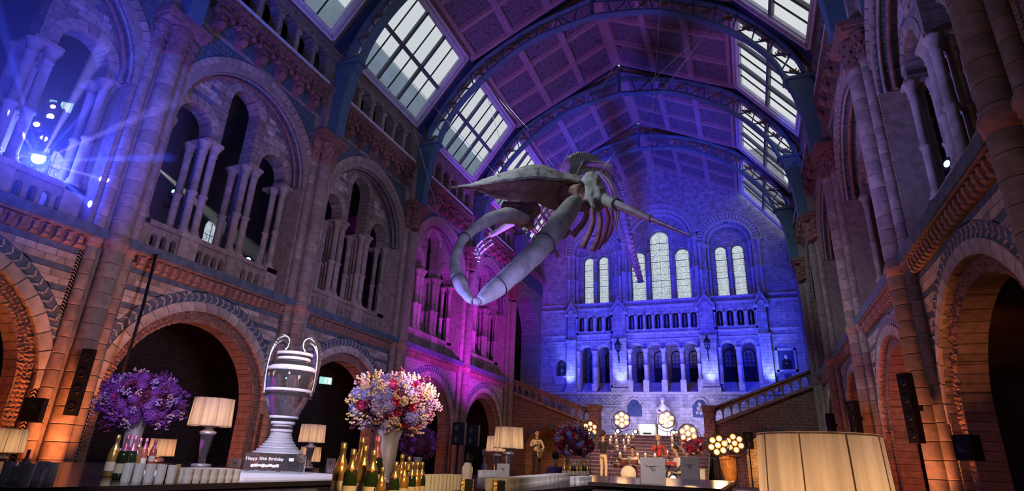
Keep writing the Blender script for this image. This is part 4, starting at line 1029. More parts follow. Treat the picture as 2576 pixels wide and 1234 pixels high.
# statue on the landing
sa = empty('seated_statue', (XB - .05, 36.9, 2.97), label='white seated marble statue on its pedestal at the centre of the landing', category='statue')
q = MB(); q.box((-.62, -.5, 0), (.62, .5, .12)); q.box((-.55, -.45, .12), (.55, .45, .75)); q.box((-.62, -.5, .75), (.62, .5, .85)); q.build('pedestal', 'white', sa)
mat('marble', (.62, .6, .62), rough=.45, noise=.12)
q = MB(); q.box((-.38, -.05, .85), (.38, .4, 1.35)); q.box((-.36, .3, 1.3), (.36, .42, 2.1)); q.build('chair', 'marble', sa)
q = MB()
q.tube([(0, .15, 1.35), (0, .14, 1.6), (0, .1, 1.95), (0, .05, 2.12), (0, .02, 2.22)], [.26, .27, .27, .14, .085], 14)
for s_ in (-1, 1):
    q.tube([(s_ * .14, .1, 1.4), (s_ * .17, -.25, 1.45), (s_ * .17, -.38, 1.38), (s_ * .16, -.38, 1.1), (s_ * .16, -.34, .9)], [.16, .15, .12, .1, .08], 10); q.tube([(s_ * .16, -.3, .9), (s_ * .17, -.52, .88)], [.08, .05], 8)
    q.tube([(s_ * .26, .08, 2.0), (s_ * .34, .0, 1.72), (s_ * .26, -.2, 1.6), (s_ * .1, -.3, 1.56)], [.11, .09, .07, .05], 9)
q.build('figure', 'marble', sa)
q = MB(); q.ball((0, -.02, 2.38), .15, 14, 11, 1.2); q.ball((0, -.13, 2.28), .1, 10, 7, 1.5); q.ball((0, -.165, 2.38), .03, 6, 5); q.build('head', 'marble', sa)
# ---- coordinates of the suspended skeleton (metres)
ROST = [((-7.586, 13.45, 9.033), (-7.388, 13.2, 8.833), (-7.349, 13.4, 8.87), (-8.061, 14.3, 9.452)), ((-7.211, 13.85, 9.357), (-6.939, 13.6, 9.063), (-6.824, 13.8, 8.892), (-7.649, 14.7, 9.782)), ((-6.612, 14.25, 9.682), (-6.25, 14.0, 9.327), (-6.546, 14.2, 8.906), (-7.003, 15.1, 10.112)), ((-6.083, 14.55, 9.973), (-5.731, 14.3, 9.477), (-6.015, 14.5, 8.837), (-6.436, 15.4, 10.409)), ((-5.645, 14.95, 10.279), (-5.341, 14.7, 9.657), (-5.456, 14.9, 8.915), (-5.964, 15.8, 10.718)), ((-5.291, 15.35, 10.402), (-4.959, 15.1, 9.742), (-5.072, 15.3, 8.76), (-5.582, 16.2, 10.834)), ((-4.906, 15.75, 10.287), (-4.629, 15.5, 9.862), (-4.617, 15.7, 8.956), (-5.17, 16.6, 10.7)), ((-4.525, 16.05, 10.292), (-4.154, 15.8, 9.854), (-4.288, 16.0, 9.142), (-4.764, 16.9, 10.696))]
SQUAM = [(-3.972, 15.4, 9.879), (-3.77, 15.4, 9.916), (-3.571, 15.4, 9.844), (-3.513, 15.4, 9.575), (-3.455, 15.4, 9.364), (-3.279, 15.4, 8.98), (-3.39, 15.4, 8.863), (-3.597, 15.4, 8.825), (-3.696, 15.4, 8.693), (-3.806, 15.4, 8.694), (-3.854, 15.4, 8.859), (-4.002, 15.4, 9.039), (-4.025, 15.4, 9.311), (-3.999, 15.4, 9.512), (-4.125, 15.4, 9.709)]
PTER = [(-5.054, 15.6, 9.805), (-4.592, 15.6, 9.625), (-4.102, 15.6, 9.665), (-4.028, 15.6, 9.133), (-4.08, 15.6, 8.87), (-4.332, 15.6, 9.011), (-4.654, 15.6, 9.218), (-4.876, 15.6, 9.276), (-5.048, 15.6, 9.411)]
LJOINT = [(-6.609, 15.2, 9.26), (-6.169, 15.2, 9.159), (-5.567, 15.2, 9.106), (-5.469, 15.2, 8.875), (-5.748, 15.2, 8.573), (-5.676, 15.2, 8.364), (-5.842, 15.2, 8.223), (-6.032, 15.2, 8.405), (-6.273, 15.2, 8.434), (-6.661, 15.2, 8.643), (-6.767, 15.2, 8.835)]
MANL = [(-5.669, 15.0, 8.373), (-5.919, 14.8, 8.4), (-6.189, 14.5, 8.386), (-6.478, 14.0, 8.095), (-6.641, 13.4, 7.597), (-6.714, 12.8, 7.017), (-6.572, 12.2, 6.361), (-6.333, 11.8, 5.785), (-5.916, 11.4, 5.214), (-5.486, 11.1, 4.764)]
MANR = [(-4.086, 14.8, 8.752), (-4.164, 14.4, 8.33), (-4.362, 13.7, 7.457), (-4.564, 13.1, 6.727), (-4.774, 12.4, 6.023), (-5.008, 11.8, 5.43), (-5.168, 11.4, 5.039), (-5.301, 11.1, 4.762)]
SPINE = [(-4.764, 17.0, 10.593), (-5.293, 18.5, 11.646), (-5.555, 20.0, 12.588), (-5.615, 21.5, 13.441), (-5.536, 23.0, 14.158), (-5.447, 24.5, 14.65), (-5.398, 26.0, 14.895), (-5.446, 27.5, 14.965), (-5.421, 28.5, 14.701), (-5.392, 29.5, 14.159), (-5.378, 30.5, 13.579), (-5.355, 31.5, 12.96), (-5.298, 32.5, 12.424), (-5.217, 33.0, 11.877)]
NTIP = [(-5.369, 17.0, 11.027), (-5.688, 18.5, 12.22), (-5.861, 20.0, 13.357), (-5.864, 21.5, 14.352), (-5.774, 23.0, 15.077), (-5.632, 24.5, 15.515), (-5.527, 26.0, 15.646), (-5.474, 27.5, 15.561), (-5.26, 28.5, 14.991), (-5.209, 29.5, 14.331), (-5.194, 30.5, 13.682), (-5.215, 31.5, 13.02), (-5.203, 32.5, 12.44), (-5.169, 33.0, 11.898)]
RIBR = [[(-4.508, 17.4, 9.79), (-4.483, 17.4, 9.4), (-4.609, 17.4, 9.105), (-4.804, 17.4, 8.894), (-4.971, 17.4, 8.694)], [(-4.468, 18.2, 10.139), (-4.445, 18.2, 9.549), (-4.549, 18.2, 9.15), (-4.68, 18.2, 8.863), (-4.838, 18.2, 8.536)], [(-4.469, 19.0, 10.493), (-4.372, 19.0, 9.918), (-4.407, 19.0, 9.495), (-4.516, 19.0, 9.039), (-4.696, 19.0, 8.703)], [(-4.406, 20.0, 10.842), (-4.292, 20.0, 10.323), (-4.392, 20.0, 9.921), (-4.506, 20.0, 9.524), (-4.758, 20.0, 9.145)], [(-4.398, 21.0, 11.279), (-4.347, 21.0, 10.624), (-4.469, 21.0, 10.171), (-4.734, 21.0, 9.755)]]
RIBO = [[(-4.886, 21.0, 12.955), (-4.473, 21.0, 12.464), (-4.224, 21.0, 11.792), (-4.176, 21.0, 11.074), (-4.272, 21.0, 10.39)], [(-5.03, 22.0, 13.447), (-4.583, 22.0, 12.913), (-4.342, 22.0, 12.176), (-4.309, 22.0, 11.43), (-4.43, 22.0, 10.628)], [(-4.733, 20.0, 12.458), (-4.386, 20.0, 12.014), (-4.115, 20.0, 11.349), (-4.038, 20.0, 10.626)], [(-5.168, 23.0, 13.894), (-4.722, 23.0, 13.282), (-4.47, 23.0, 12.554), (-4.472, 23.0, 11.782)], [(-5.299, 24.0, 14.291), (-4.876, 24.0, 13.578), (-4.633, 24.0, 12.828), (-4.671, 24.0, 12.07)]]
RIBL = [[(-6.903, 18.0, 10.419), (-6.917, 18.0, 9.889), (-6.793, 18.0, 9.447), (-6.447, 18.0, 9.098)], [(-7.03, 18.8, 10.825), (-7.045, 18.8, 10.24), (-6.902, 18.8, 9.779), (-6.574, 18.8, 9.354)], [(-7.053, 19.5, 11.106), (-7.091, 19.5, 10.625), (-6.931, 19.5, 10.23), (-6.593, 19.5, 9.755)], [(-7.062, 20.3, 11.408), (-7.122, 20.3, 11.003), (-6.943, 20.3, 10.662), (-6.596, 20.3, 10.237)], [(-7.056, 21.0, 11.773), (-7.121, 21.0, 11.448), (-6.938, 21.0, 11.131), (-6.549, 21.0, 10.723)], [(-7.068, 21.8, 12.208), (-7.137, 21.8, 11.947), (-6.95, 21.8, 11.656), (-6.586, 21.8, 11.31)], [(-7.087, 22.5, 12.583), (-7.141, 22.5, 12.392), (-6.951, 22.5, 12.151), (-6.615, 22.5, 11.835)]]
HUMR = [(-3.699, 15.8, 9.343), (-3.434, 15.5, 9.034), (-3.134, 15.2, 8.675), (-2.955, 15.0, 8.537)]
RADR = [(-2.976, 15.0, 8.59), (-2.459, 14.6, 8.136), (-1.904, 14.25, 7.671)]
ULNR = [(-2.999, 15.1, 8.523), (-2.488, 14.75, 8.095), (-1.949, 14.4, 7.669)]
PHR = [(-1.878, 14.2, 7.635), (-1.659, 14.05, 7.456), (-1.468, 13.9, 7.284), (-1.296, 13.8, 7.147), (-1.166, 13.7, 7.028), (-1.048, 13.6, 6.922), (-0.878, 13.5, 6.802)]
PHL = [(-6.125, 16.2, 8.995), (-6.686, 16.2, 8.89), (-7.135, 16.2, 8.683), (-7.457, 16.1, 8.478), (-7.663, 16.0, 8.291), (-7.815, 16.0, 8.165), (-7.891, 16.0, 8.003), (-7.921, 16.0, 7.809)]
STERN = [(-5.338, 17.0, 8.509), (-5.192, 17.2, 8.684), (-5.027, 17.3, 8.879)]
STERN2 = [(-5.57, 17.0, 8.191), (-5.344, 17.0, 7.845)]
WIRES = [((-10.129, 20.0, 18.252), (-5.192, 16.0, 10.637)), ((-10.129, 20.0, 18.252), (-4.863, 17.0, 10.716)), ((-1.996, 17.0, 17.604), (-5.119, 16.0, 10.33)), ((0.199, 20.0, 18.464), (-5.599, 19.0, 12.61)), ((0.199, 20.0, 18.464), (-1.935, 16.0, 12.393)), ((-1.935, 16.0, 12.393), (-4.051, 16.0, 9.738)), ((0.199, 20.0, 18.464), (-5.31, 25.0, 15.324)), ((0.579, 26.05, 18.248), (-2.525, 30.0, 16.96)), ((-2.525, 30.0, 16.96), (-5.512, 31.0, 13.782)), ((0.267, 32.1, 18.318), (-5.228, 33.0, 12.202)), ((-4.029, 15.0, 16.426), (-4.019, 14.0, 13.611)), ((-10.148, 19.9, 18.298), (-6.183, 16.0, 8.749)), ((-10.897, 16.0, 13.278), (-8.133, 14.0, 8.163)), ((-1.497, 16.5, 16.991), (-4.386, 31.0, 16.177)), ((-11.667, 13.9, 15.945), (-6.364, 14.0, 9.518)), ((-9.732, 30.0, 18.353), (-10.243, 26.05, 18.435))]
# ================================================================ suspended whale skeleton
wh = empty('whale_skeleton', ROST[5][0], label='huge suspended whale skeleton diving with open jaws in the middle of the hall', category='skeleton')
WO = Vector(ROST[5][0])
def rel(P): return [Vector(p) - WO for p in P]
def cat3(P, n=6): return [Vector(p) for p in smooth([tuple(q) for q in P], n)]
def rint(rs, m_):
    out = []
    for i in range(m_):
        t = i / (m_ - 1) * (len(rs) - 1); k = min(int(t), len(rs) - 2); out.append(rs[k] + (rs[k + 1] - rs[k]) * (t - k))
    return out
def bonetube(name, P, rs, m='bone', n=12, k=6, flat=1, par=None):
    Q = cat3(rel(P), k); o = MB().tube(Q, rint(rs, len(Q)), n, True, True, flat).build(name, m, par or wh); return o
def subd(o, lv=2, disp=.04, sz=.6, kind='CATMULL_CLARK'):
    s_ = o.modifiers.new('subsurf', 'SUBSURF'); s_.levels = lv; s_.render_levels = lv; s_.subdivision_type = kind
    tx = bpy.data.textures.new('bone_relief', 'CLOUDS'); tx.noise_scale = sz
    d = o.modifiers.new('relief', 'DISPLACE'); d.texture = tx; d.strength = disp; d.mid_level = .5
    for p in o.data.polygons: p.use_smooth = True
# rostrum: lofted beak with a pale upper shield and a dark hollow palate
sec = [[Vector(p) - WO for p in s_] for s_ in ROST]
for k_, f_ in ((0, .06), (1, .55)):
    c_ = sum(sec[k_], Vector()) / 4; c_ = sec[0][0] if k_ == 0 else c_; sec[k_] = [c_ + (p - c_) * f_ for p in sec[k_]]
top = MB(); V = []; n = len(sec)
for i_, s_ in enumerate(sec):
    g_ = (.12, .5, .9)[i_] if i_ < 3 else 1
    T, E, K, F = s_; mid = (T + E) / 2 + Vector((0, 0, .10)) * g_; V += [F, T + Vector((0, .1, .04)) * g_, mid, E + Vector((0, -.03, .0)) * g_, E + Vector((0, 0, -.07)) * g_, (T + F) / 2 + Vector((0, 0, -.15)) * g_]
top.add(V, [(6 * i + k, 6 * i + (k + 1) % 6, 6 * i + 6 + (k + 1) % 6, 6 * i + 6 + k) for i in range(n - 1) for k in range(6)] + [tuple(range(6)), tuple(range(6 * n - 1, 6 * n - 7, -1))])
o = top.build('upper_jaw_shield', 'bone', wh); fix(o.data); subd(o, 4, .07, .3, 'SIMPLE')
pal = MB(); V = []
for i_, s_ in enumerate(sec):
    g_ = (.12, .5, .9)[i_] if i_ < 3 else 1
    T, E, K, F = s_; e = E + Vector((.0, .06, -.05)) * g_; V += [e, e * .5 + K * .5 + Vector((0, .25, .12)) * g_, K, K * .6 + F * .4, F + Vector((0, 0, -.1)) * g_]
pal.add(V, [(5 * i + k, 5 * i + (k + 1) % 5, 5 * i + 5 + (k + 1) % 5, 5 * i + 5 + k) for i in range(n - 1) for k in range(5)] + [tuple(range(5)), tuple(range(5 * n - 1, 5 * n - 6, -1))])
o = pal.build('palate', 'boneshade', wh); fix(o.data); subd(o, 4, .18, .35, 'SIMPLE')
def plate(name, P, th, m, disp=.15, bulge=.12):
    Q = rel(P); c = sum(Q, Vector()) / len(Q); k = len(Q); mb = MB(); off = Vector((0, th, 0))
    V = [p for p in Q] + [p + off for p in Q] + [c + (p - c) * .55 + Vector((0, -bulge, 0)) for p in Q] + [c + (p - c) * .55 + off + Vector((0, bulge, 0)) for p in Q]
    F = []
    for i in range(k):
        j = (i + 1) % k; F += [(i, i + k, j + k, j), (i, j, j + 2 * k, i + 2 * k), (i + k, i + 3 * k, j + 3 * k, j + k)]
    F += [tuple(range(2 * k, 3 * k)), tuple(reversed(range(3 * k, 4 * k)))]
    mb.add(V, F); o = mb.build(name, m, wh); fix(o.data); subd(o, 3, disp, .3, 'SIMPLE'); return o
plate('squamosal_bone', SQUAM, .35, 'bone', .16)
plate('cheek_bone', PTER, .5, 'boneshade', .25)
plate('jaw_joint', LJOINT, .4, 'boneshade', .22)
o = bonetube('lower_jaw_bone', MANL, [.13, .22, .26, .22, .17, .14, .13, .14, .17, .16, .07], 'bone', 14, 6); o['label'] = 'lower jaw bone curving on the left'
subd(o, 1, .05, .4)
o = bonetube('lower_jaw_bone', MANR, [.16, .27, .31, .30, .28, .26, .24, .20, .11], 'bone', 18, 6); o['label'] = 'thick lower jaw bone pointing down left'
subd(o, 1, .05, .5)
for P, fr, r in ((MANR, .42, .32), (MANR, .80, .26), (MANL, .55, .17), (MANL, .86, .19)):
    Q = cat3(rel(P), 8); i = int(fr * (len(Q) - 1)); t = (Q[i + 1] - Q[i - 1]).normalized(); a = t.cross(Vector((0, 0, 1))).normalized(); b_ = t.cross(a)
    MB().tube([Q[i] + a * r * cos(2 * pi * j / 20) + b_ * r * sin(2 * pi * j / 20) for j in range(21)], .014, 5).build('support_band', 'darkmetal', wh)
MB().ball(Vector(MANR[-1]) - WO + Vector((-.07, 0, 0)), .09, 8, 6).build('chin_joint', 'bone', wh)
# backbone
SP = cat3(rel(SPINE), 8); NT = cat3(rel(NTIP), 8)
def along(Q, t):
    L = [0]
    for a, b_ in zip(Q, Q[1:]): L.append(L[-1] + (b_ - a).length)
    d = t * L[-1]; k = 0
    while k < len(Q) - 2 and L[k + 1] < d: k += 1
    q = (d - L[k]) / max(1e-6, L[k + 1] - L[k]); return Q[k] + (Q[k + 1] - Q[k]) * q, k + q
NV = 58
ribs_n = 0
for i in range(NV):
    t = i / (NV - 1); p, kk = along(SP, t); p2, _ = along(SP, min(1, t + .01)); p0, _ = along(SP, max(0, t - .01)); d = (p2 - p0).normalized()
    k0 = int(kk); tip = NT[k0] + (NT[min(k0 + 1, len(NT) - 1)] - NT[k0]) * (kk - k0)
    r = .28 if t > .45 else .22 if t > .05 else .16; r *= 1 if t < .85 else 1 - 2.2 * (t - .85); Lc = .15
    c = MB(); c.tube([p - d * Lc, p - d * Lc * .5, p + d * Lc * .5, p + d * Lc], [r, r * .85, r * .85, r], 10)
    up = (tip - p); h = up.length
    if h > 1.1: up = up * (1.1 / h); h = 1.1
    upn = up.normalized() if h > .05 else Vector((0, 0, 1)); side = d.cross(upn).normalized()
    if h > .12:
        A = p + upn * r * .7; B = p + up
        w0, w1 = .10, .13; tk = .035
        c.add([A - d * w0 - side * tk, A + d * w0 - side * tk, A + d * w0 + side * tk, A - d * w0 + side * tk, B - d * w1 - side * tk, B + d * w1 - side * tk, B + d * w1 + side * tk, B - d * w1 + side * tk],
              [(0, 3, 2, 1), (4, 5, 6, 7), (0, 1, 5, 4), (1, 2, 6, 5), (2, 3, 7, 6), (3, 0, 4, 7)])
    for s_ in (-1, 1):
        ln = .5 if t < .45 else .36 * (1.3 - t); A = p + side * s_ * r * .6; B = p + side * s_ * (r + ln) + upn * .03
        c.tube([A, (A + B) / 2, B], [.06, .045, .07], 6, flat=.6)
    if t > .55:
        A = p - upn * r * .6; B = p - upn * (r + .30 * (1 - t) + .08); c.tube([A, B], [.05, .04], 5)
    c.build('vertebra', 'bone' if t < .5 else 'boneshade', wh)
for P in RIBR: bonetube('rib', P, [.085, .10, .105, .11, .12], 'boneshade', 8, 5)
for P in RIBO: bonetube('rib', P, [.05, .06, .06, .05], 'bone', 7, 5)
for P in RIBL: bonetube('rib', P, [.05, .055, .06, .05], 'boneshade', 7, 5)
bonetube('breastbone', STERN, [.08, .12, .06], 'boneshade'); bonetube('breastbone', STERN2, [.06, .09, .05], 'boneshade')
fr = obj('right_flipper', None, wh); fr.location = (0, 0, 0)
fr.name = 'flipper'
bonetube('upper_arm_bone', HUMR, [.13, .17, .16, .19], 'bone', 12, 6, 1, fr); bonetube('forearm_bone', RADR, [.10, .07, .075], 'bone', 10, 6, 1, fr); bonetube('forearm_bone', ULNR, [.09, .05, .055], 'boneshade', 10, 6, 1, fr)
for a, b_ in zip(PHR, PHR[1:]):
    a, b_ = Vector(a), Vector(b_); g_ = max(.35, 1 - .11 * PHR.index(tuple(a[:]) if False else min(PHR, key=lambda p: (Vector(p) - a).length))); bonetube('finger_bone', [a, a * .7 + b_ * .3, a * .3 + b_ * .7, b_ * .94 + a * .06], [.055 * g_, .035 * g_, .035 * g_, .05 * g_], 'bone', 7, 2, 1, fr)
    o_ = Vector((0, .1, -.05 * g_)); bonetube('finger_bone', [a + o_, a * .7 + b_ * .3 + o_, a * .3 + b_ * .7 + o_, b_ * .94 + a * .06 + o_], [.04 * g_, .026 * g_, .026 * g_, .035 * g_], 'boneshade', 7, 2, 1, fr)
fl = obj('flipper', None, wh)
bonetube('forearm_bone', PHL[:4], [.14, .12, .1, .1], 'bone', 10, 6, 1, fl)
for a, b_ in zip(PHL[3:], PHL[4:]):
    a, b_ = Vector(a), Vector(b_)
    for o_ in (Vector((0, 0, 0)), Vector((.05, .05, -.12)), Vector((.1, .1, -.24))): bonetube('finger_bone', [a + o_, a * .7 + b_ * .3 + o_, a * .3 + b_ * .7 + o_, b_ * .9 + a * .1 + o_], [.06, .04, .04, .055], 'bone', 7, 2, 1, fl)
WL_ = ['upper steel wire from the left roof truss to the whale upper jaw', 'lower steel wire from the left roof truss to the whale skull', 'long steel wire from the top edge of the picture down to the first vertebrae', 'steel wire from the right truss sloping down to the whale backbone',
 'wire from the right truss to the shackle in mid air above the whale', 'lower wire from the shackle to the back of the skull', 'wire from the right truss to the far side of the backbone hump', 'wire from the third truss sloping down left to a joint over the end wall', 'wire from the joint over the end wall to the ribs', 'wire from the last right-hand truss down to the tail tip',
 'short faint wire high above the whale beak', 'wire from the left roof corner down to the left jaw joint', 'loose wire hanging down the left wall beside the second pier', 'faint near-vertical wire from the top of the picture to the flipper', 'wire crossing the first left skylight down to the whale beak', 'wire from the third truss on the left behind the whale beak']
for i, (a, b_) in enumerate(WIRES):
    a, b_ = Vector(a), Vector(b_); o = MB().tube([a - b_, (a - b_) * .5 - Vector((0, 0, .02)), Vector((0, 0, 0))], .008, 5).build('suspension_wire', 'wire', None, b_, label=WL_[i], category='wire', group='wires holding up the whale skeleton')
# ---- where the table things stand (metres)
TROPHY = (-5.054, 5.487, 1.24)
LAMP2 = (-7.231, 6.399, 1.24)
VASEL = (-7.581, 5.542, 1.24)
LAMP3 = (-9.245, 11.017, 1.148)
LAMP4 = (-11.424, 13.654, 0.693)
LAMP5 = (-13.03, 10.326, 0.713)
LAMP6 = (-11.731, 6.348, 0.734)
LAMP7 = (-4.318, 10.731, 1.164)
LAMP8 = (-6.232, 14.685, 1.15)
BIGLAMP = (0.3, 3.232, 1.669)
VASEM = (-3.488, 5.342, 1.2)
VASEM2 = (-7.508, 12.828, 1.15)
VASE3 = (-3.31, 11.873, 1.24)
SIPHON = (-2.146, 4.546, 1.24)
SPEAKL = (-12.284, 7.6, 2.645)
BOTL = [(-4.901, 3.46, 1.24), (-4.516, 3.269, 1.24), (-4.708, 3.471, 1.24), (-6.206, 4.64, 1.24), (-6.407, 4.864, 1.24), (-7.663, 5.955, 1.24), (-4.987, 3.725, 1.24)]
BOTM = [(-2.523, 3.334, 1.2), (-2.3, 3.143, 1.2), (-2.324, 3.297, 1.2), (-2.171, 3.175, 1.2), (-2.834, 3.975, 1.2), (-2.741, 4.048, 1.2), (-2.124, 3.367, 1.2), (-2.223, 3.637, 1.2), (-2.303, 3.873, 1.2), (-2.321, 3.974, 1.2), (-2.341, 4.078, 1.2), (-2.674, 4.322, 1.2), (-2.749, 4.559, 1.2), (-2.084, 3.158, 1.2)]
BOT3 = [(-3.582, 12.151, 1.24), (-3.265, 11.318, 1.24), (-3.068, 10.87, 1.24), (-3.12, 11.301, 1.24), (-3.172, 11.783, 1.24), (-3.058, 11.594, 1.24), (-3.116, 12.063, 1.24), (-3.224, 10.809, 1.24)]
ROWS = [((-4.195, 3.053, 1.24), (-4.005, 3.295, 1.24)), ((-3.974, 3.383, 1.24), (-3.924, 3.865, 1.24)), ((-2.355, 4.172, 1.24), (-2.376, 4.738, 1.24)), ((-2.029, 4.962, 1.24), (-2.652, 9.02, 1.24)), ((-7.908, 10.02, 1.1), (-7.591, 9.96, 1.1)), ((-3.765, 8.243, 1.24), (-3.811, 9.226, 1.24)), ((-2.032, 7.362, 1.24), (-2.082, 8.186, 1.24))]
LIGHTS = [(-5.374, 27.048, 3.415), (-3.47, 27.799, 3.498), (-2.216, 24.01, 2.721), (-1.027, 21.231, 2.235), (-0.53, 22.54, 2.363), (-6.241, 24.607, 2.854)]
SPOTS = [(-6.549, 31.3, 3.169), (-5.611, 31.3, 3.189), (-3.678, 31.3, 3.228)]
CANDLES = [(-6.747, 31.003, 2.714), (-6.548, 31.255, 2.77), (-6.012, 31.38, 2.77), (-5.67, 31.428, 2.761), (-6.544, 29.864, 2.405), (-6.265, 30.062, 2.439), (-5.916, 30.112, 2.432), (-5.695, 30.2, 2.442), (-3.813, 32.248, 2.865), (-3.59, 32.422, 2.898), (-3.662, 31.177, 2.574), (-3.556, 30.168, 2.32), (-5.999, 28.94, 2.152), (-5.677, 29.155, 2.186), (-5.32, 29.296, 2.202), (-5.746, 30.703, 2.573), (-4.496, 27.855, 1.845), (-2.581, 30.201, 2.279), (-3.578, 28.395, 1.923), (-3.848, 28.288, 1.911), (-4.859, 27.889, 1.867), (-4.071, 27.845, 1.827), (-5.633, 27.761, 1.871)]
EASEL1 = (-1.162, 7.721, 1.3) ; EASEL2 = (-1.075, 11.611, 1.3)
CARDS = [(-9.112, 8.826, 1.24), (-10.703, 13.672, 1.2), (-4.086, 9.963, 1.24)]
MUS = {'man': (-5.115, 22.521, 0.599), 'sax': (-7.777, 22.442, 0.937), 'key': (-2.477, 22.251, 1.097), 'drum': (-4.533, 24.803, 1.262), 'sing': (-3.975, 26.148, 1.362), 'guest1': (-4.157, 8.8, 1.216), 'guest2': (-4.424, 9.855, 1.193), 'guest3': (-7.603, 4.574, 1.011), 'guest4': (0.943, 3.744, 1.488)}
EXITS = [[-18.8, 22.26, 4.65], [-18.8, 8.45, 10.92]]
BOXR = [(3.074, 13.654, 2.864), (3.356, 12.158, 1.998), (2.602, 17.835, 2.901), (2.312, 20.043, 2.861)] ; BOXL = [(-12.219, 6.888, 2.009), (-9.035, 19.083, 2.241), (-9.008, 17.936, 2.248)]
GALL = {'star': [-14.4, 6.61, 5.91], 's2': [-14.4, 6.54, 6.97], 's3': [-14.4, 6.57, 6.4], 's4': [-14.4, 6.35, 6.64], 's5': [-14.4, 6.52, 7.22]}
HAZE = [[-15.5, 10.3, 6.53], [-15.5, 13.43, 8.67], [-15.5, 10.0, 7.47], [-15.5, 10.97, 7.42], [-15.0, 16.52, 6.51], [-15.0, 18.02, 6.3]]
CABLE_T = [-12.8, 8.75, 5.75] ; CABLE_B = [-12.2, 8.33, 2.91]
# ================================================================ bars, lamps, bouquets, bottles, glassware
mat('bartop', (.05, .035, .035), rough=.14, noise=.1, bump=0, spec=.6)
mat('barfront', (.06, .045, .06), rough=.35, noise=.1)
mat('litwhite', (.74, .72, .76), rough=.35, noise=.05, emit=(.75, .72, 1), estr=.28)
mat('shade', (.78, .66, .56), rough=.7, noise=0, bump=.1, bscale=90, wave=(16, .34, (1, 1, .02)), emit=(1, .60, .30), estr=.26)
mat('shadecool', (.80, .70, .62), rough=.7, noise=0, bump=.1, bscale=90, wave=(22, .22, (1, 1, .02)), emit=(1, .66, .36), estr=.22)
mat('shadeseam', (.35, .27, .18), rough=.8, noise=0)
mat('crystal', (.85, .85, .92), rough=.04, noise=0, bump=0, trans=.92, ior=1.45, spec=.6)
mat('ice', (.93, .95, 1), rough=.03, noise=0, bump=.25, bscale=9, trans=.96, ior=1.25, spec=.7)
mat('icefrost', (.80, .82, .98), rough=.3, noise=.1, bump=.4, bscale=40, trans=.15, ior=1.3)
mat('tumbler', (.95, .95, 1), rough=.12, noise=0, bump=0, trans=.25, ior=1.4)
mat('icefoot', (.85, .87, 1), rough=.12, noise=0, bump=.3, bscale=20, trans=.5, ior=1.25, spec=.7)
mat('bottlegreen', (.02, .035, .015), rough=.08, noise=0, bump=0, spec=.7)
mat('goldfoil', (.78, .52, .2), rough=.3, metal=.85, noise=.15, bump=.3, bscale=40)
mat('bottlegold', (.72, .42, .13), rough=.25, metal=.7, noise=.1, bump=0)
mat('bottlerose', (.55, .16, .12), rough=.15, metal=.3, noise=.1, bump=0)
mat('pinkfoil', (.75, .25, .4), rough=.35, metal=.5, noise=.1)
mat('labelw', (.72, .62, .48), rough=.6, noise=.05)
mat('labelo', (.75, .28, .08), rough=.5, noise=.05)
mat('card', (.52, .48, .50), rough=.7, noise=.05)
mat('ink', (.08, .07, .08), rough=.8, noise=0)
mat('silver', (.72, .70, .74), rough=.34, metal=.55, noise=0, bump=0)
for n_, c_ in (('f_red', (.45, .02, .05)), ('f_mag', (.50, .06, .28)), ('f_lilac', (.46, .36, .68)), ('f_purple', (.26, .07, .42)), ('f_blue', (.26, .26, .62)), ('f_cream', (.75, .62, .44)), ('f_pink', (.68, .40, .50)), ('f_yellow', (.68, .50, .18)), ('f_dark', (.08, .02, .06)), ('f_green', (.06, .10, .05)), ('f_plum', (.16, .03, .10))): mat(n_, c_, rough=.6, noise=.3, scale=30, bump=0)
def bar(name, a, b, m, lab, cat='bar counter', riser=None):
    e = empty(name, ((a[0] + b[0]) / 2, (a[1] + b[1]) / 2, 0), label=lab, category=cat); hx, hy = abs(a[0] - b[0]) / 2, abs(a[1] - b[1]) / 2; z = b[2]
    MB().box((-hx + .04, -hy + .04, 0), (hx - .04, hy - .04, z - .04)).build('bar_front', 'barfront', e)
    MB().box((-hx, -hy, z - .04), (hx, hy, z)).build('counter_top', m, e); return e
bar('bar_counter', (-8.3, 2.2, 0), (-3.86, 6.75, 1.24), 'bartop', 'dark glossy bar counter under the ice trophy and the violet bouquet')
o = MB().box((-.75, -.95, 0), (.75, .95, .02)).build('glow_slab', 'litwhite', None, (-4.85, 5.05, 1.24), label='glowing white slab added on the bar under the ice trophy', category='slab')  # added glow stands in for the light on the counter here
bar('bar_counter', (-3.62, 2.9, 0), (-1.9, 5.2, 1.2), 'bartop', 'bar counter holding the gold champagne bottles and pink bouquet')
bar('bar_counter', (-3.855, 5.22, 0), (-1.95, 14.3, 1.24), 'bartop', 'long bar counter running back towards the stage')
bar('bar_counter', (-1.8, 7.0, 0), (-.35, 12.2, 1.3), 'bartop', 'bar counter in front of the stage holding two whale sketch cards')
bar('bar_counter', (-12.6, 8.6, 0), (-6.7, 13.8, 1.1), 'bartop', 'dark side bar behind the violet bouquet by the left arches')
bar('side_table', (-.25, 2.9, 0), (.95, 4.1, BIGLAMP[2] - .92), 'bartop', 'small table below the big lamp shade on the right', 'table')
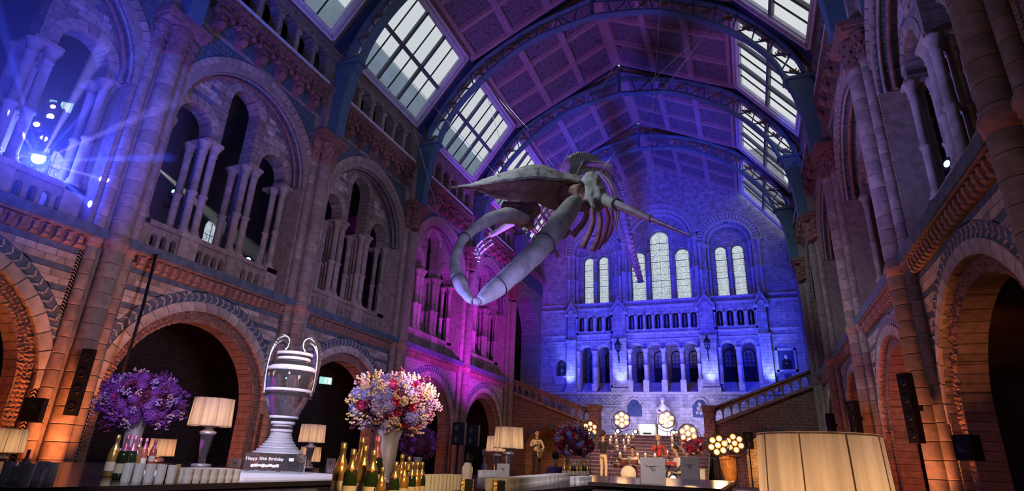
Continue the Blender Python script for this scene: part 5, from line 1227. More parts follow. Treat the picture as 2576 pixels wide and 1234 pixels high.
# ---- table lamp
def table_lamp(shade='shade'):
    e = empty('table_lamp')
    q = MB(); q.lathe([(.0, 0), (.13, 0), (.13, .03), (.06, .04)], 16); q.lathe([(.10, .42), (.115, .46), (.06, .49), (.05, .52), (.14, .535), (.14, .545), (.02, .56)], 18); q.build('collar_and_foot', 'silver', e)
    q = MB(); q.lathe([(.045, .03), (.05, .1), (.085, .36), (.09, .43)], 6, smooth=False); q.build('crystal_stem', 'crystal', e)
    q = MB(); N = 180; P0 = []; rng = random.Random(2)
    V = []
    for z, r in ((.54, .285), (.555, .286), (.905, .268), (.92, .268)):
        for i in range(N):
            a = 2 * pi * i / N; rr = r + .0022 * (i % 2) + rng.uniform(-.0006, .0006); V.append((rr * cos(a), rr * sin(a), z))
    q.add(V, [(j * N + i, j * N + (i + 1) % N, (j + 1) * N + (i + 1) % N, (j + 1) * N + i) for j in range(3) for i in range(N)], False); o = q.build('lamp_shade', shade, e)
    q = MB()
    for i in range(9):
        a = 2 * pi * (i + .3) / 9; q.bar((.2875 * cos(a), .2875 * sin(a), .545), (.2705 * cos(a), .2705 * sin(a), .915), .006, .003)
    q.lathe([(.283, .538), (.290, .538), (.290, .548), (.283, .548)], 48, caps=False); q.lathe([(.266, .914), (.272, .914), (.272, .924), (.266, .924)], 48, caps=False); q.build('shade_trim', 'shade', o)
    q = MB(); q.ball((0, 0, .72), .05, 10, 7); q.build('bulb', 'bulb', e)
    return e
mat('bulb', (1, .8, .5), emit=(1, .62, .28), estr=12, noise=0, bump=0)
def shademat(M):
    t = M.node_tree; n = t.nodes; l = t.links; b = n['Principled BSDF']; src = b.inputs['Base Color'].links[0].from_socket
    b.inputs['Emission Strength'].default_value = 0
    tr_ = n.new('ShaderNodeBsdfTranslucent'); l.new(src, tr_.inputs[0]); mx = n.new('ShaderNodeMixShader'); mx.inputs[0].default_value = .5
    l.new(b.outputs[0], mx.inputs[1]); l.new(tr_.outputs[0], mx.inputs[2]); l.new(mx.outputs[0], n['Material Output'].inputs[0])
shademat(MATS['shade'])
tl = table_lamp()
labs = [('LAMP2', 'table lamp with pleated shade between the violet bouquet and ice trophy'), ('LAMP3', 'table lamp just right of the ice trophy, upper of two shades'), ('LAMP4', 'table lamp partly hidden behind another lamp stem beside the trophy'),
        ('LAMP5', 'small far table lamp half hidden by the bottles under the violet bouquet'), ('LAMP6', 'table lamp cut off by the left edge of the picture'), ('LAMP7', 'table lamp nearer of the pair standing left of the stage'), ('LAMP8', 'table lamp further of the pair left of the stage, overlapped by its neighbour')]
for i, (k, lb) in enumerate(labs):
    P = globals()[k]; o = tl if i == 0 else dup(tl)
    o.location = P; o['label'] = lb; o['category'] = 'lamp'; o['group'] = 'pleated table lamps'; o.rotation_euler.z = i * .7
    lamp('POINT', (P[0], P[1], P[2] + .63), (1, .60, .30), 4.2, None, .03)
    if k not in ('LAMP2',) and P[2] > .2:
        th = 1.24 if k in ('LAMP7', 'LAMP8') else 1.1
        if k in ('LAMP5', 'LAMP6', 'LAMP4', 'LAMP3', 'LAMP8') or abs(P[2] - th) > .01:
            t = empty('lamp_stand', (P[0], P[1], 0), label='small round pedestal under ' + {'LAMP3': 'the upper lamp right of the trophy', 'LAMP4': 'the half hidden lamp by the trophy', 'LAMP5': 'the far lamp behind the bottles', 'LAMP6': 'the lamp at the left edge', 'LAMP7': 'the nearer lamp left of the stage', 'LAMP8': 'the further lamp left of the stage'}[k], category='stand')
            q = MB(); q.lathe([(.17, 0), (.17, .03), (.05, .06), (.05, P[2] - .05), (.18, P[2] - .03), (.18, P[2] - .002)], 20); q.build('pedestal', 'barfront', t)
bl = dup(tl, (BIGLAMP[0], BIGLAMP[1], BIGLAMP[2] - .92), label='big pleated lamp shade close to the camera at lower right', category='lamp', group='pleated table lamps'); bl.rotation_euler.z = 2.05
lamp('POINT', (BIGLAMP[0], BIGLAMP[1], BIGLAMP[2] - .30), (1, .60, .30), 4.8, None, .03)
# ---- ice trophy
tr = empty('ice_trophy', TROPHY, R(40), label='tall clear ice sculpture of a two-handled trophy cup on an engraved block', category='ice sculpture')
B0 = .22
q = MB(); q.box((-.31, -.31, .02), (.31, .31, B0)); q.build('engraved_block', 'ice', tr)
q = MB()
for i in range(15):
    x = -.29 + .0415 * i; q.bar((.312, x, .04), (.312, x, B0 - .02), .016, .01)
q.build('carved_ridges', 'icefrost', tr)
q = MB(); P_ = [(.0, B0)]
for k in range(8): r0_ = .27 - .155 * sin(k / 8 * pi / 2); r1_ = .27 - .155 * sin((k + 1) / 8 * pi / 2); P_ += [(r0_, B0 + .028 * k), (r0_, B0 + .028 * k + .02), ((r0_ + r1_) / 2, B0 + .028 * k + .024)]
q.lathe(P_ + [(.11, B0 + .23)], 32); q.build('stepped_foot', 'icefoot', tr)
q = MB()
for k in range(0, 8, 2): r0_ = .272 - .155 * sin(k / 8 * pi / 2); q.lathe([(r0_ - .03, B0 + .028 * k + .002), (r0_ + .002, B0 + .028 * k + .003), (r0_ + .002, B0 + .028 * k + .012), (r0_ - .03, B0 + .028 * k + .014)], 32, caps=False)
q.build('frosted_rings', 'icefrost', tr)
q = MB(); q.lathe([(.10, B0 + .23), (.115, B0 + .25), (.115, B0 + .28), (.10, B0 + .30), (.125, B0 + .33), (.135, B0 + .36), (.175, B0 + .43), (.225, B0 + .56), (.258, B0 + .70), (.268, B0 + .83), (.270, B0 + .93), (.24, B0 + 1.0), (.18, B0 + 1.05), (.185, B0 + 1.08), (.20, B0 + 1.13), (.205, B0 + 1.15), (.17, B0 + 1.15), (.16, B0 + 1.05), (0, B0 + 1.02)], 40, caps=False); q.build('cup', 'ice', tr)
q = MB()
for z, r in ((.945, .275), (.70, .264), (.40, .16), (.25, .118), (.31, .108), (.335, .13), (1.13, .207), (1.07, .188)): q.lathe([(r - .015, z - .018 + B0), (r + .004, z - .014 + B0), (r + .004, z + .014 + B0), (r - .015, z + .018 + B0)], 40, caps=False)
q.lathe([(.20, B0 + .90), (.272, B0 + .925), (.262, B0 + .97), (.20, B0 + 1.02)], 40, caps=False); q.build('frosted_bands', 'icefrost', tr)
for s_ in (-1, 1):
    # handles face the viewer's left and right: local direction perpendicular to the view
    an = R(-40) + atan2(.66, .75) * 0 + R(45); dx, dy = cos(an), sin(an)
    P = [(.25, .62), (.27, .80), (.275, .98), (.27, 1.12), (.25, 1.22), (.20, 1.29), (.13, 1.30), (.085, 1.24), (.09, 1.17), (.13, 1.12)]
    Q = smooth([(a * dx * s_, a * dy * s_, z + B0) for a, z in P], 5); rr = rint_([.02, .035, .045, .05, .055, .06, .06, .055, .05, .03], len(Q)) if False else None
    rs = []; base = [.02, .03, .036, .042, .048, .052, .052, .048, .042, .03]
    for i in range(len(Q)):
        t = i / (len(Q) - 1) * (len(base) - 1); k = min(int(t), len(base) - 2); rs.append((base[k] + (base[k + 1] - base[k]) * (t - k)) * (1 + .12 * (i % 2)))
    h = MB().tube(Q, rs, 8, False).build('handle', 'ice', tr)
    v = MB()
    for k in range(6):
        v.tube([(p[0] + .048 * cos(k * 1.047 + .4) * dy, p[1] + .048 * cos(k * 1.047 + .4) * dx, p[2] + .048 * sin(k * 1.047 + .4 + i * .12)) for i, p in enumerate(Q)][2:-2], .009, 5)
    v.build('carved_fluting', 'icefrost', h)
def lettering(text, parent, loc, rot, size, m, name='lettering', align='LEFT', ext=.002):
    c = bpy.data.curves.new(name, 'FONT'); c.body = text; c.size = size; c.extrude = ext; c.align_x = align; c.offset = size * .02
    c.materials.append(MATS[m]); o = bpy.data.objects.new(name, c); COL.objects.link(o); dg = bpy.context.evaluated_depsgraph_get(); me = bpy.data.meshes.new_from_object(o.evaluated_get(dg)); bpy.data.objects.remove(o); me.materials.clear(); me.materials.append(MATS[m]); return obj(name, me, parent, loc, rot)
mat('frostlet', (.85, .83, .86), rough=.5, noise=0, bump=0, emit=(.6, .6, .8), estr=0)
lettering('Happy 30th Birthday', tr, (-.30, -.316, .15), (pi / 2, 0, 0), .046, 'frostlet')
q = MB(); q.box((.14, -.316, .148), (.19, -.312, .18)); 
for i in range(8): q.box((-.24 + .036 * i, -.316, .078 + .004 * (i % 3)), (-.206 + .036 * i, -.312, .106 + .006 * (i % 2)))
q.build('blurred_lettering', 'frostlet', tr)
# ---- bottles
def bottle(body, foil, label_, neckpaper=True, s=1.0):
    e = empty('champagne_bottle')
    q = MB(); q.lathe([(.0, .005), (.038, 0), (.0435, .008), (.0435, .16), (.040, .185), (.026, .225), (.0165, .245)], 18, caps=False); q.build('body', body, e)
    q = MB(); q.lathe([(.0345, .205), (.0275, .225), (.018, .246), (.0155, .285), (.018, .288), (.018, .298), (.0165, .302), (.0175, .318), (.013, .325), (0, .327)], 16, caps=False); q.build('foil', foil, e)
    q = MB(); q.lathe([(.0442, .045), (.0442, .115)], 18, caps=False); q.build('label', label_, e)
    if neckpaper: q = MB(); q.ball((.0, 0, 0), .012, 8, 6); q.v = [(p[0] * .6 + .034, p[1], p[2] + .205) for p in q.v]; q.build('seal', 'labelo', e)
    return e
bG = bottle('bottlegreen', 'goldfoil', 'labelw'); bO = bottle('bottlegold', 'goldfoil', 'labelw'); bR = bottle('bottlerose', 'pinkfoil', 'labelw'); bK = bottle('bottlegreen', 'pinkfoil', 'labelw', False)
used = set()
def put(src, loc, rz, sc=1, **kw):
    if id(src) not in used: used.add(id(src)); o = src; o.location = loc
    else: o = dup(src, loc)
    o.rotation_euler = (0, 0, rz); o.scale = (sc,) * 3
    for k, v in kw.items(): o[k] = v
    return o
kinds = [bO, bK, bK, bR, bR, bR, bO]
ll = ['gold-based bottle leftmost under the violet bouquet', 'dark pink-foiled bottle left of the fluted glasses', 'second dark pink-foiled bottle by the fluted glasses', 'rose gold bottle directly under the violet bouquet', 'rose bottle with gold foil under the violet bouquet, centre', 'copper bottle rightmost under the violet bouquet', 'short gold bottle before the violet bouquet vase']
for i, P in enumerate(BOTL): put(kinds[i], P, i * 1.3, 1.0 if i != 6 else .8, label=ll[i], category='bottle', group='champagne bottles under the violet bouquet')
face = lambda P: atan2(-P[1], -P[0])
km = [bO, bG, bO, bG, bO, bK, bG, bO, bG, bO, bG, bO, bG, bO]
lm = ['gold champagne bottle leftmost of the front row', 'green champagne bottle second from left with gold foil', 'gold champagne bottle third from the left, beside a green one', 'green champagne bottle in front of the silver vase, gold neck', 'tall green bottle behind the left pair', 'dark pink-foiled bottle behind the gold front row', 'small green champagne bottle right of the silver vase', 'small gold champagne bottle right of centre', 'small gold-necked bottle third from the right end', 'small gold-necked bottle second from the right end', 'small gold-necked bottle at the right end of the row', 'gold bottle behind the small right row', 'green bottle at the back of the right row', 'gold bottle just before the silver vase foot']
for i, P in enumerate(BOTM): put(km[i], P, face(P), [1.12, 1.0, 1.08, 1.0, 1.3, 1.35, .8, .8, .8, .8, .8, .95, .9, .7][i], label=lm[i], category='bottle', group='champagne bottles under the pink bouquet')
for i, P in enumerate(BOT3): put([bO, bO, bG][i % 3], P, i, 1, label='champagne bottle under the small red bouquet left of the stage', category='bottle', group='champagne bottles under the small red bouquet')
# ---- flowers
def rose(m):
    q = MB(); rng = random.Random(4)
    for k, (r, n, z) in enumerate(((.014, 4, .030), (.024, 5, .024), (.034, 6, .012))):
        for i in range(n):
            a = 2 * pi * (i + .5 * k) / n; w = r * 1.1
            c = Vector((r * .4 * cos(a), r * .4 * sin(a), -.01)); t = Vector((-sin(a), cos(a), 0)); o = Vector((cos(a), sin(a), 0))
            q.add([c - t * w * .4, c + t * w * .4, c + t * w + o * r * .7 + Vector((0, 0, z)), c + o * r * .8 + Vector((0, 0, z + .012)), c - t * w + o * r * .7 + Vector((0, 0, z))], [(0, 1, 2, 3, 4)])
    q.ball((0, 0, .004), .018, 7, 5); return q.mesh('rose', m)
def cluster(m, n=38, R_=.055, pr=.011):
    q = MB(); rng = random.Random(9)
    for i in range(n):
        z = 1 - 1.5 * (i + .5) / n; a = i * 2.399; s_ = sqrt(max(0, 1 - z * z)); c = Vector((s_ * cos(a), s_ * sin(a), z)) * R_; nn = c.normalized(); t = nn.orthogonal().normalized(); b_ = nn.cross(t); ro = rng.uniform(0, 1.5)
        for k in range(4):
            an = ro + k * pi / 2; d = t * cos(an) + b_ * sin(an); e = nn.cross(d)
            q.add([c, c + d * pr * .7 + e * pr * .5 + nn * .003, c + d * pr * 1.4 + nn * .002, c + d * pr * .7 - e * pr * .5 + nn * .003], [(0, 1, 2, 3)])
    q.ball((0, 0, 0), R_ * .8, 8, 6); return q.mesh('hydrangea', m)
def spray(m, n=12, R_=.05, pr=.010, L=.06):
    q = MB(); rng = random.Random(3)
    for i in range(n):
        c = Vector((rng.uniform(-1, 1) * R_ * .6, rng.uniform(-1, 1) * R_ * .6, rng.uniform(.0, 1) * L * 1.4)); q.ball(c, pr * rng.uniform(.7, 1.2), 6, 4)
    q.bar((0, 0, -.03), (0, 0, L), .003); return q.mesh('blossom_spray', m)
FL = {'red': (rose('f_red'), 'rose'), 'mag': (rose('f_mag'), 'rose'), 'plum': (rose('f_plum'), 'rose'), 'creamr': (rose('f_cream'), 'rose'), 'lil': (cluster('f_lilac'), 'hydrangea'), 'blu': (cluster('f_blue'), 'hydrangea'), 'pur': (cluster('f_purple', 50), 'hydrangea'),
      'scr': (spray('f_cream'), 'blossom_spray'), 'spk': (spray('f_pink'), 'blossom_spray'), 'syl': (spray('f_yellow'), 'blossom_spray'), 'spu': (spray('f_purple'), 'blossom_spray'), 'sli': (spray('f_lilac'), 'blossom_spray'), 'sgr': (spray('f_green'), 'leaf_spray'), 'sdk': (spray('f_plum'), 'blossom_spray')}
def vase(parent, m, s=1.0, hs=1.0):
    q = MB(); q.lathe([(0, 0), (.10 * s, 0), (.10 * s, .015), (.045 * s, .035), (.04 * s, .05), (.075 * s, .10), (.088 * s, .18), (.095 * s, .26), (.125 * s, .315), (.128 * s, .322), (.118 * s, .322), (.085 * s, .26)], 24, caps=False); q.v = [(p[0], p[1], p[2] * hs) for p in q.v]; q.build('vase', m, parent)
def bouquet(loc, Rb, zc, n, mix, lab, seed, vm='silver', vs=1.0, sx=1.05, flat=.86, hs=1.0):
    e = empty('flower_arrangement', loc, label=lab, category='flowers'); rng = random.Random(seed)
    vase(e, vm, vs, hs)
    q = MB(); q.ball((0, 0, zc), Rb * .72, 16, 12, flat); q.build('foliage', 'f_dark', e)
    for i in range(n):
        t = (i + .5) / n; z = 1 - 1.82 * t; a = i * 2.39996 + rng.uniform(-.5, .5); s_ = sqrt(max(0, 1 - z * z)); d = Vector((s_ * cos(a), s_ * sin(a), z))
        k = rng.choice(mix); me, nm = FL[k]; rr = Rb * rng.uniform(.76, .95) * (1.08 if k.startswith('s') else 1); sc = rng.uniform(.95, 1.4) * Rb / .40
        p = Vector((d.x * rr * sx, d.y * rr * sx, zc + d.z * rr * flat))
        o = obj(nm, me, e, p, d.to_track_quat('Z', 'Y').to_euler()); o.scale = (sc,) * 3
    return e
bouquet(VASEL, .45, .79, 300, ['pur', 'pur', 'pur', 'spu', 'spk', 'sli', 'plum', 'plum', 'mag', 'spu', 'pur', 'sdk'], 'large violet bouquet in a silver vase at left on the bar', 3, vs=1.15, flat=.8, hs=1.75)
bouquet(VASEM, .40, .80, 300, ['lil', 'blu', 'lil', 'spk', 'scr', 'syl', 'red', 'red', 'mag', 'creamr', 'sli', 'spk', 'sdk', 'scr', 'plum', 'blu'], 'large pink and lilac bouquet in a silver vase above the gold bottles', 8, vs=1.05, flat=.74, hs=1.7)
bouquet(VASEM2, .42, .62, 110, ['pur', 'plum', 'sdk', 'spu', 'plum'], 'dark purple bouquet half hidden behind the pink one', 12)
bouquet(VASE3, .40, .66, 150, ['red', 'mag', 'pur', 'spk', 'plum', 'blu', 'scr', 'sdk', 'red'], 'red and purple bouquet left of the stage on the long bar', 21, 'white')
# ---- rows of glasses
def glass_mesh(flute):
    q = MB()
    if flute: q.lathe([(.0, .002), (.027, 0), (.029, .01), (.031, .125), (.029, .125), (.025, .012), (0, .012)], 20, smooth=False, caps=False); q.v = [(p[0] * (1 + .07 * (i % 2)), p[1] * (1 + .07 * (i % 2)), p[2]) for i, p in enumerate(q.v)]
    else: q.lathe([(.0, .002), (.030, 0), (.036, .03), (.033, .055), (.038, .10), (.036, .10), (.03, .05), (.026, .012), (0, .012)], 10, smooth=False, caps=False)
    return q.mesh('glass', 'tumbler')
GF, GT = glass_mesh(True), glass_mesh(False)
gl_lab = ['fluted glass in the straight row under the violet bouquet', 'cut tumbler in the row left of the ice trophy', 'fluted glass in the row right of the gold bottles', 'clear glass in the long rows left of the stage', 'glass in the far row right of the ice trophy', 'clear glass in the row behind the siphon', 'glass in the short row below the small red bouquet']
gl_cat = ['fluted glasses under the violet bouquet', 'cut tumblers left of the trophy', 'fluted glasses right of the gold bottles', 'glasses on the long bar', 'glasses right of the trophy', 'glasses behind the siphon', 'glasses below the small red bouquet']
for r, (A, B) in enumerate(ROWS):
    A, B = Vector(A), Vector(B); L = (B - A).length; d = (B - A).normalized(); sp_ = .070; n = min(int(L / sp_) + 1, 62); nrm = Vector((d.y, -d.x, 0))
    if nrm.dot(Vector((0, 0, 0)) - A) > 0: nrm = -nrm
    depth = {0: 3, 1: 4, 2: 2, 3: 3, 4: 2, 5: 1, 6: 2}[r]
    for j in range(depth):
        for i in range(n):
            g = obj('glass', GF if r in (0, 2) else GT, None, A + d * (sp_ * i + .033) + nrm * (sp_ * j + (.02 if i % 2 else 0) * 0), (0, 0, i * .5), label=gl_lab[r], category='glass', group=gl_cat[r])
            if r in (0, 2): g.scale = (1, 1, 1.0)
for P, lb in (((-4.06, 3.33), 'small black and brass divider box between the two glass rows left'), ((-2.3, 4.80), 'dark divider box beside the fluted glasses right of the bottles'), ((-2.05, 4.92), 'dark divider box right of the glass siphon')):
    e = empty('divider_box', (P[0], P[1], 1.24 if P[0] < -4 else 1.2 if P[1] < 5.1 else 1.24), R(25), label=lb, category='box')
    q = MB(); q.box((-.05, -.035, 0), (.05, .035, .13)); q.build('box_body', 'black', e); q = MB(); q.box((-.05, -.038, .0), (-.02, -.035, .13)); q.box((.05, -.035, 0), (.053, .035, .13)); q.build('brass_edge', 'goldfoil', e)
# ---- siphon
e = empty('soda_siphon', (-2.62, 5.45, 1.24), label='clear glass soda siphon with black head between glass rows', category='siphon')
MB().lathe([(0, 0), (.05, 0), (.053, .02), (.053, .17), (.035, .21), (.022, .22)], 18).build('glass_body', 'tumbler', e)
q = MB(); q.lathe([(.022, .22), (.024, .25), (.018, .27), (.018, .30), (.008, .31)], 12); q.tube([(0, 0, .29), (.03, 0, .30), (.06, 0, .26)], .005, 6); q.build('head', 'black', e)
# ---- ice bucket at lower left, tray, low glassware cluster
e = empty('glass_bowl', (-7.5, 5.4, 1.24), label='frosted blue glass bowl standing behind the left bottles', category='bowl')
MB().lathe([(0, 0), (.08, 0), (.13, .03), (.15, .10), (.13, .19), (.10, .20)], 20).build('bowl_body', 'icefrost', e)
# ---- cards with whale sketch
def card(loc, w, h, lab, rz, standing=True):
    e = empty('sketch_card', loc, rz, label=lab, category='card')
    MB().box((-w / 2, -.006, 0), (w / 2, .006, h)).build('board', 'card', e)
    q = MB(); P = smooth([(-.33 * w, 0, .78 * h), (-.27 * w, 0, .66 * h), (-.1 * w, 0, .65 * h), (.1 * w, 0, .66 * h), (.33 * w, 0, .67 * h)], 6)
    q.tube([(p[0], -.008, p[2]) for p in P], [w * .006] * 6 + [w * .010] * (len(P) - 12) + [w * .004] * 6, 5)
    for i in range(9): x = (-.12 + .022 * i) * w; q.tube([(x, -.008, .65 * h), (x + .02 * w, -.008, .58 * h), (x + .05 * w, -.008, (.52 - .03 * (i % 3)) * h)], w * .004, 4)
    q.tube([(-.15 * w, -.008, .64 * h), (-.02 * w, -.008, .5 * h), (.02 * w, -.008, .42 * h)], w * .008, 4); q.build('whale_sketch', 'ink', e)
    MB().bar((-.12 * w, .0, .01), (-.12 * w, h * .4, .0), .01).bar((.0, .006, h * .7), (.0, h * .4, .005), .012).build('prop', 'black', e); return e
card(EASEL1, .30, .30, 'larger grey card with a whale skeleton sketch in front of the stage', R(8)); card(EASEL2, .33, .38, 'smaller grey sketch card right of the keyboard player', R(8))
card((CARDS[0][0], CARDS[0][1], 1.1), .20, .22, 'small grey sketch card on the left bar beside the trophy', R(35)); card((CARDS[1][0], CARDS[1][1], 1.1), .24, .24, 'small grey sketch card right of the trophy behind the lamp', R(30)); card((-3.70, 9.01, 1.24), .2, .2, 'small pale card behind the stem of the nearer lamp left of the stage', R(20))
# glasses and small bottle at the bottom left corner
bar('side_table', (-6.6, 2.2, 0), (-5.05, 3.05, 1.16) if False else (-5.2, 3.3, 1.16), 'bartop', 'side table with a cluster of glasses at the bottom left corner', 'table') if False else None

# loose glassware at the bottom left corner of the bar
rng = random.Random(5)
for i in range(16):
    a, b_ = i % 4, i // 4
    obj('glass', GT if i % 3 else GF, None, (-3.98 - .10 * a - .06 * b_ + rng.uniform(-.02, .02), 2.30 + .09 * b_ + .03 * a + rng.uniform(-.02, .02), 1.24), (0, 0, i), label='loose glass in the cluster at the bottom left corner of the bar', category='glass', group='loose glasses at the bottom left corner')
put(bR, (-4.52, 2.60, 1.24), 1.0, .6, label='small pale bottle among the loose glasses at the bottom left corner', category='bottle')
# ================================================================ stage, band, stage lights, speakers, guests
mat('stagefloor', (.05, .04, .04), rough=.3)
e = empty('stage', (-4.6, 22.6, 0), label='low dark band stage in front of the central stairs', category='stage')
MB().box((-5.2, -2.4, 0), (5.2, 2.5, .82)).build('platform', 'stagefloor', e); MB().box((-5.25, -2.45, .82), (5.25, 2.55, .9)).build('deck', 'stepmat', e)
ST = .9
mat('lens', (1, .8, .55), emit=(1, .72, .40), estr=5.5, noise=0, bump=0)
mat('lensglow', (1, .5, .15), emit=(1, .34, .06), estr=1.1, noise=0, bump=0)
def sunlight():
    e = empty('sunflower_light'); q = MB(); Rr = .30
    q.tube([(Rr * cos(2 * pi * i / 30), 0, Rr * sin(2 * pi * i / 30)) for i in range(31)], .018, 6); q.tube([(Rr * .9 * cos(2 * pi * i / 30), .06, Rr * .9 * sin(2 * pi * i / 30)) for i in range(31)], .01, 6); q.build('hoop', 'darkmetal', e)
    for i in range(7):
        c = (0, 0) if i == 6 else (.19 * cos(pi / 6 + i * pi / 3), .19 * sin(pi / 6 + i * pi / 3))
        q = MB(); q.lathe([(.085, 0), (.06, .09), (.02, .1)], 14); q.v = [(p[0] + c[0], p[2] * 1, p[1] + c[1]) for p in q.v]; b_ = q.build('reflector', 'lensglow', e)
        q = MB(); q.ball((c[0], -.005, c[1]), .052, 12, 8, 1, Matrix.Diagonal((1, .4, 1))); q.build('lamp_lens', 'lens', b_)
    for s_ in (-1, 1):
        MB().tube([(s_ * .31, 0, 0), (s_ * .36, .02, 0), (s_ * .36, .04, -.3), (0, .04, -.42)], .012, 6).build('yoke', 'darkmetal', e)
    return e
sl = sunlight()
sll = ['seven-bulb round stage light upper left against the blue wall', 'seven-bulb round stage light overlapping the marble statue', 'seven-bulb round stage light beside the pink stage flowers', 'amber seven-bulb round light, left of the right-hand pair', 'amber seven-bulb round light, right of the right-hand pair', 'seven-bulb round stage light half hidden by the red bouquet']
LY = []
for i, P in enumerate(LIGHTS):
    o = sl if i == 0 else dup(sl); o.location = P; o['label'] = sll[i]; o['category'] = 'stage light'; o['group'] = 'seven-bulb round stage lights'
    o.rotation_euler = (0, R([0, 10, -8, 14, -10, 5][i]), atan2(P[1], P[0]) - pi / 2); o.scale = ([1.25, 1.25, 1.2, 1.15, 1.15, 1.1][i],) * 3
    gz = ST if (20.2 < P[1] < 25 and P[0] > -9.8 and P[0] < .55) else 0
    if P[1] >= 25.3: gz = min(18, int((P[1] - 25.3) / .36) + 1) * .165
    s_ = empty('light_stand', (P[0], P[1] + .05, gz), label='thin black stand carrying the ' + sll[i].replace('seven-bulb ', '')[:60].rsplit(' ', 1)[0] if False else 'thin black stand under the ' + ['upper left round light', 'round light by the statue', 'round light beside the pink flowers', 'left amber round light', 'right amber round light', 'round light behind the red bouquet'][i], category='stand')
    h = P[2] - gz - .48
    q = MB(); q.tube([(0, 0, 0.02), (0, 0, h)], .014, 6); q.build('pole', 'darkmetal', s_)
    for k in range(3): MB().bar((0, 0, .35), (.28 * cos(k * 2.09), .28 * sin(k * 2.09), .01), .012).build('leg', 'darkmetal', s_)
    lamp('SPOT', (P[0] * .99, P[1] * .985 - .1, P[2]), (1, .55, .22), 60, (P[0] * .6, P[1] - 8, 1.0), .2, 120, .5)
mat('spotlens', (.8, .9, 1), emit=(.75, .9, 1), estr=7, noise=0, bump=0)
for i, P in enumerate(SPOTS):
    P = (P[0], 31.95, P[2] + .02)
    e = empty('floor_spotlight', (P[0], P[1], 2.97), label='small white-blue floor spotlight on the landing, ' + ['far left of the three', 'middle one left of the podium', 'right one beside the podium'][i], category='spotlight')
    q = MB(); q.lathe([(.10, 0), (.14, .1), (.15, .24), (.13, .25)], 14); q.v = [(p[0], -p[2] + .1, p[1] + .2) for p in q.v]; q.build('housing', 'black', e)
    q = MB(); q.ball((0, -.14, .2), .10, 12, 8, 1, Matrix.Diagonal((1, .35, 1))); q.build('lamp_lens', 'spotlens', e); MB().bar((-.16, 0, .0), (-.16, 0, .22), .02).bar((.16, 0, 0), (.16, 0, .22), .02).bar((-.16, 0, .01), (.16, 0, .01), .03).build('bracket', 'black', e)
# candles in glass cylinders
mat('flame', (1, .8, .5), emit=(1, .6, .22), estr=9, noise=0, bump=0)
mat('wax', (.85, .6, .4), emit=(1, .45, .18), estr=.5, noise=0, bump=0)
def candle():
    e = empty('hurricane_candle'); MB().lathe([(.0, .0), (.05, 0), (.05, .16), (0, .16)], 10).build('wax', 'wax', e); MB().ball((0, 0, .2), .025, 8, 6, 1.7).build('flame', 'flame', e)
    MB().lathe([(.075, 0), (.075, .28)], 14, caps=False).build('glass_cylinder', 'crystal', e); return e
cd = candle()
for i, P in enumerate(CANDLES):
    k = max(0, min(17, round(P[2] / .165) - 1)); y = 25.3 + .36 * k + .15; s_ = y / P[1]
    o = cd if i == 0 else dup(cd); o.location = (P[0] * s_, y, .165 * (k + 1)); o['label'] = 'lit glass-cylinder candle on step %d of the central stairs, %s side' % (k + 1, 'left' if P[0] < -4.7 else 'right'); o['category'] = 'candle'; o['group'] = 'candles on the central stairs'
# white plinth with flowers on stage
def plinth(x, y, z, w, h, lab):
    e = empty('plinth', (x, y, z), label=lab, category='plinth'); MB().box((-w, -w, 0), (w, w, h)).build('block', 'white', e); MB().box((-w - .03, -w - .03, h), (w + .03, w + .03, h + .03)).build('top', 'white', e); return e
plinth(-1.92, 22.5, ST, .35, .55, 'white draped plinth carrying the pink stage flowers')
bouquet((-1.92, 22.5, ST + .58), .42, .72, 70, ['spk', 'mag', 'red', 'creamr', 'spk'], 'loose pink bouquet on the white plinth beside the stage light', 31, 'white', 1.1)
plinth(-5.78, 33.3, 2.97, .62, .62, 'low white plinth on the landing below the statue') if False else None
e = empty('white_podium', (-5.06, 31.6, 2.80) if False else (-5.08, 32.6, 2.97), label='bright white box podium on the landing in front of the statue', category='podium'); MB().box((-.5, -.3, 0), (.5, .3, .62)).build('box_body', 'white', e); MB().box((-.22, -.32, .10), (.22, -.3, .18)).build('slot', 'black', e)
# speakers
def speaker(loc, w, h, d, rz, lab, tilt=0, name='loudspeaker', cab=1):
    e = empty(name, loc, rz, label=lab, category='loudspeaker')
    MB().box((-w / 2, -d / 2, -h / 2), (w / 2, d / 2, h / 2)).build('cabinet', 'black', e)
    n = max(1, int(h / .28)); q = MB()
    for i in range(n):
        z = -h / 2 + h * (i + .5) / n; r = min(w, h / n) * .34; c = MB(); c.lathe([(r, 0), (r * .9, .012), (r * .3, .002), (r * .25, .01), (0, .014)], 16, caps=False); c.v = [(p[0], -d / 2 - p[2], p[1] + z) for p in c.v]; q.add(c.v, c.f)
    q.build('cones', 'darkmetal', e); MB().box((-.03, d / 2, -.05), (.03, d / 2 + .18, .05)).build('wall_bracket', 'darkmetal', e); e.rotation_euler = (tilt, 0, rz); return e
speaker((-12.40, 7.66, 2.62), .22, 1.3, .14, R(40), 'tall black column loudspeaker hung on the pier left of the violet bouquet')
speaker(tuple(BOXL[0]), .30, .42, .22, R(40), 'boxy black loudspeaker on the left arch edge above the left lamp')
for P, lb in ((BOXL[1], 'black loudspeaker hanging left of the far lamp pair'), (BOXL[2], 'slim black loudspeaker on a pole beyond the pink bouquet')): 
    speaker(tuple(P), .42, .72, .36, R(15), lb); MB().tube([(0, 0, 0), (0, 0, P[2] - .37)], .025, 8).build('pole_stand', 'darkmetal', None, (P[0], P[1], 0), label='thin pole under the ' + lb[:40].replace(' hanging', '').replace(' on a', ''), category='stand')
speaker((2.93, 13.4, 2.75), .22, 1.3, .16, R(-55), 'tall black column loudspeaker on the second right pier')
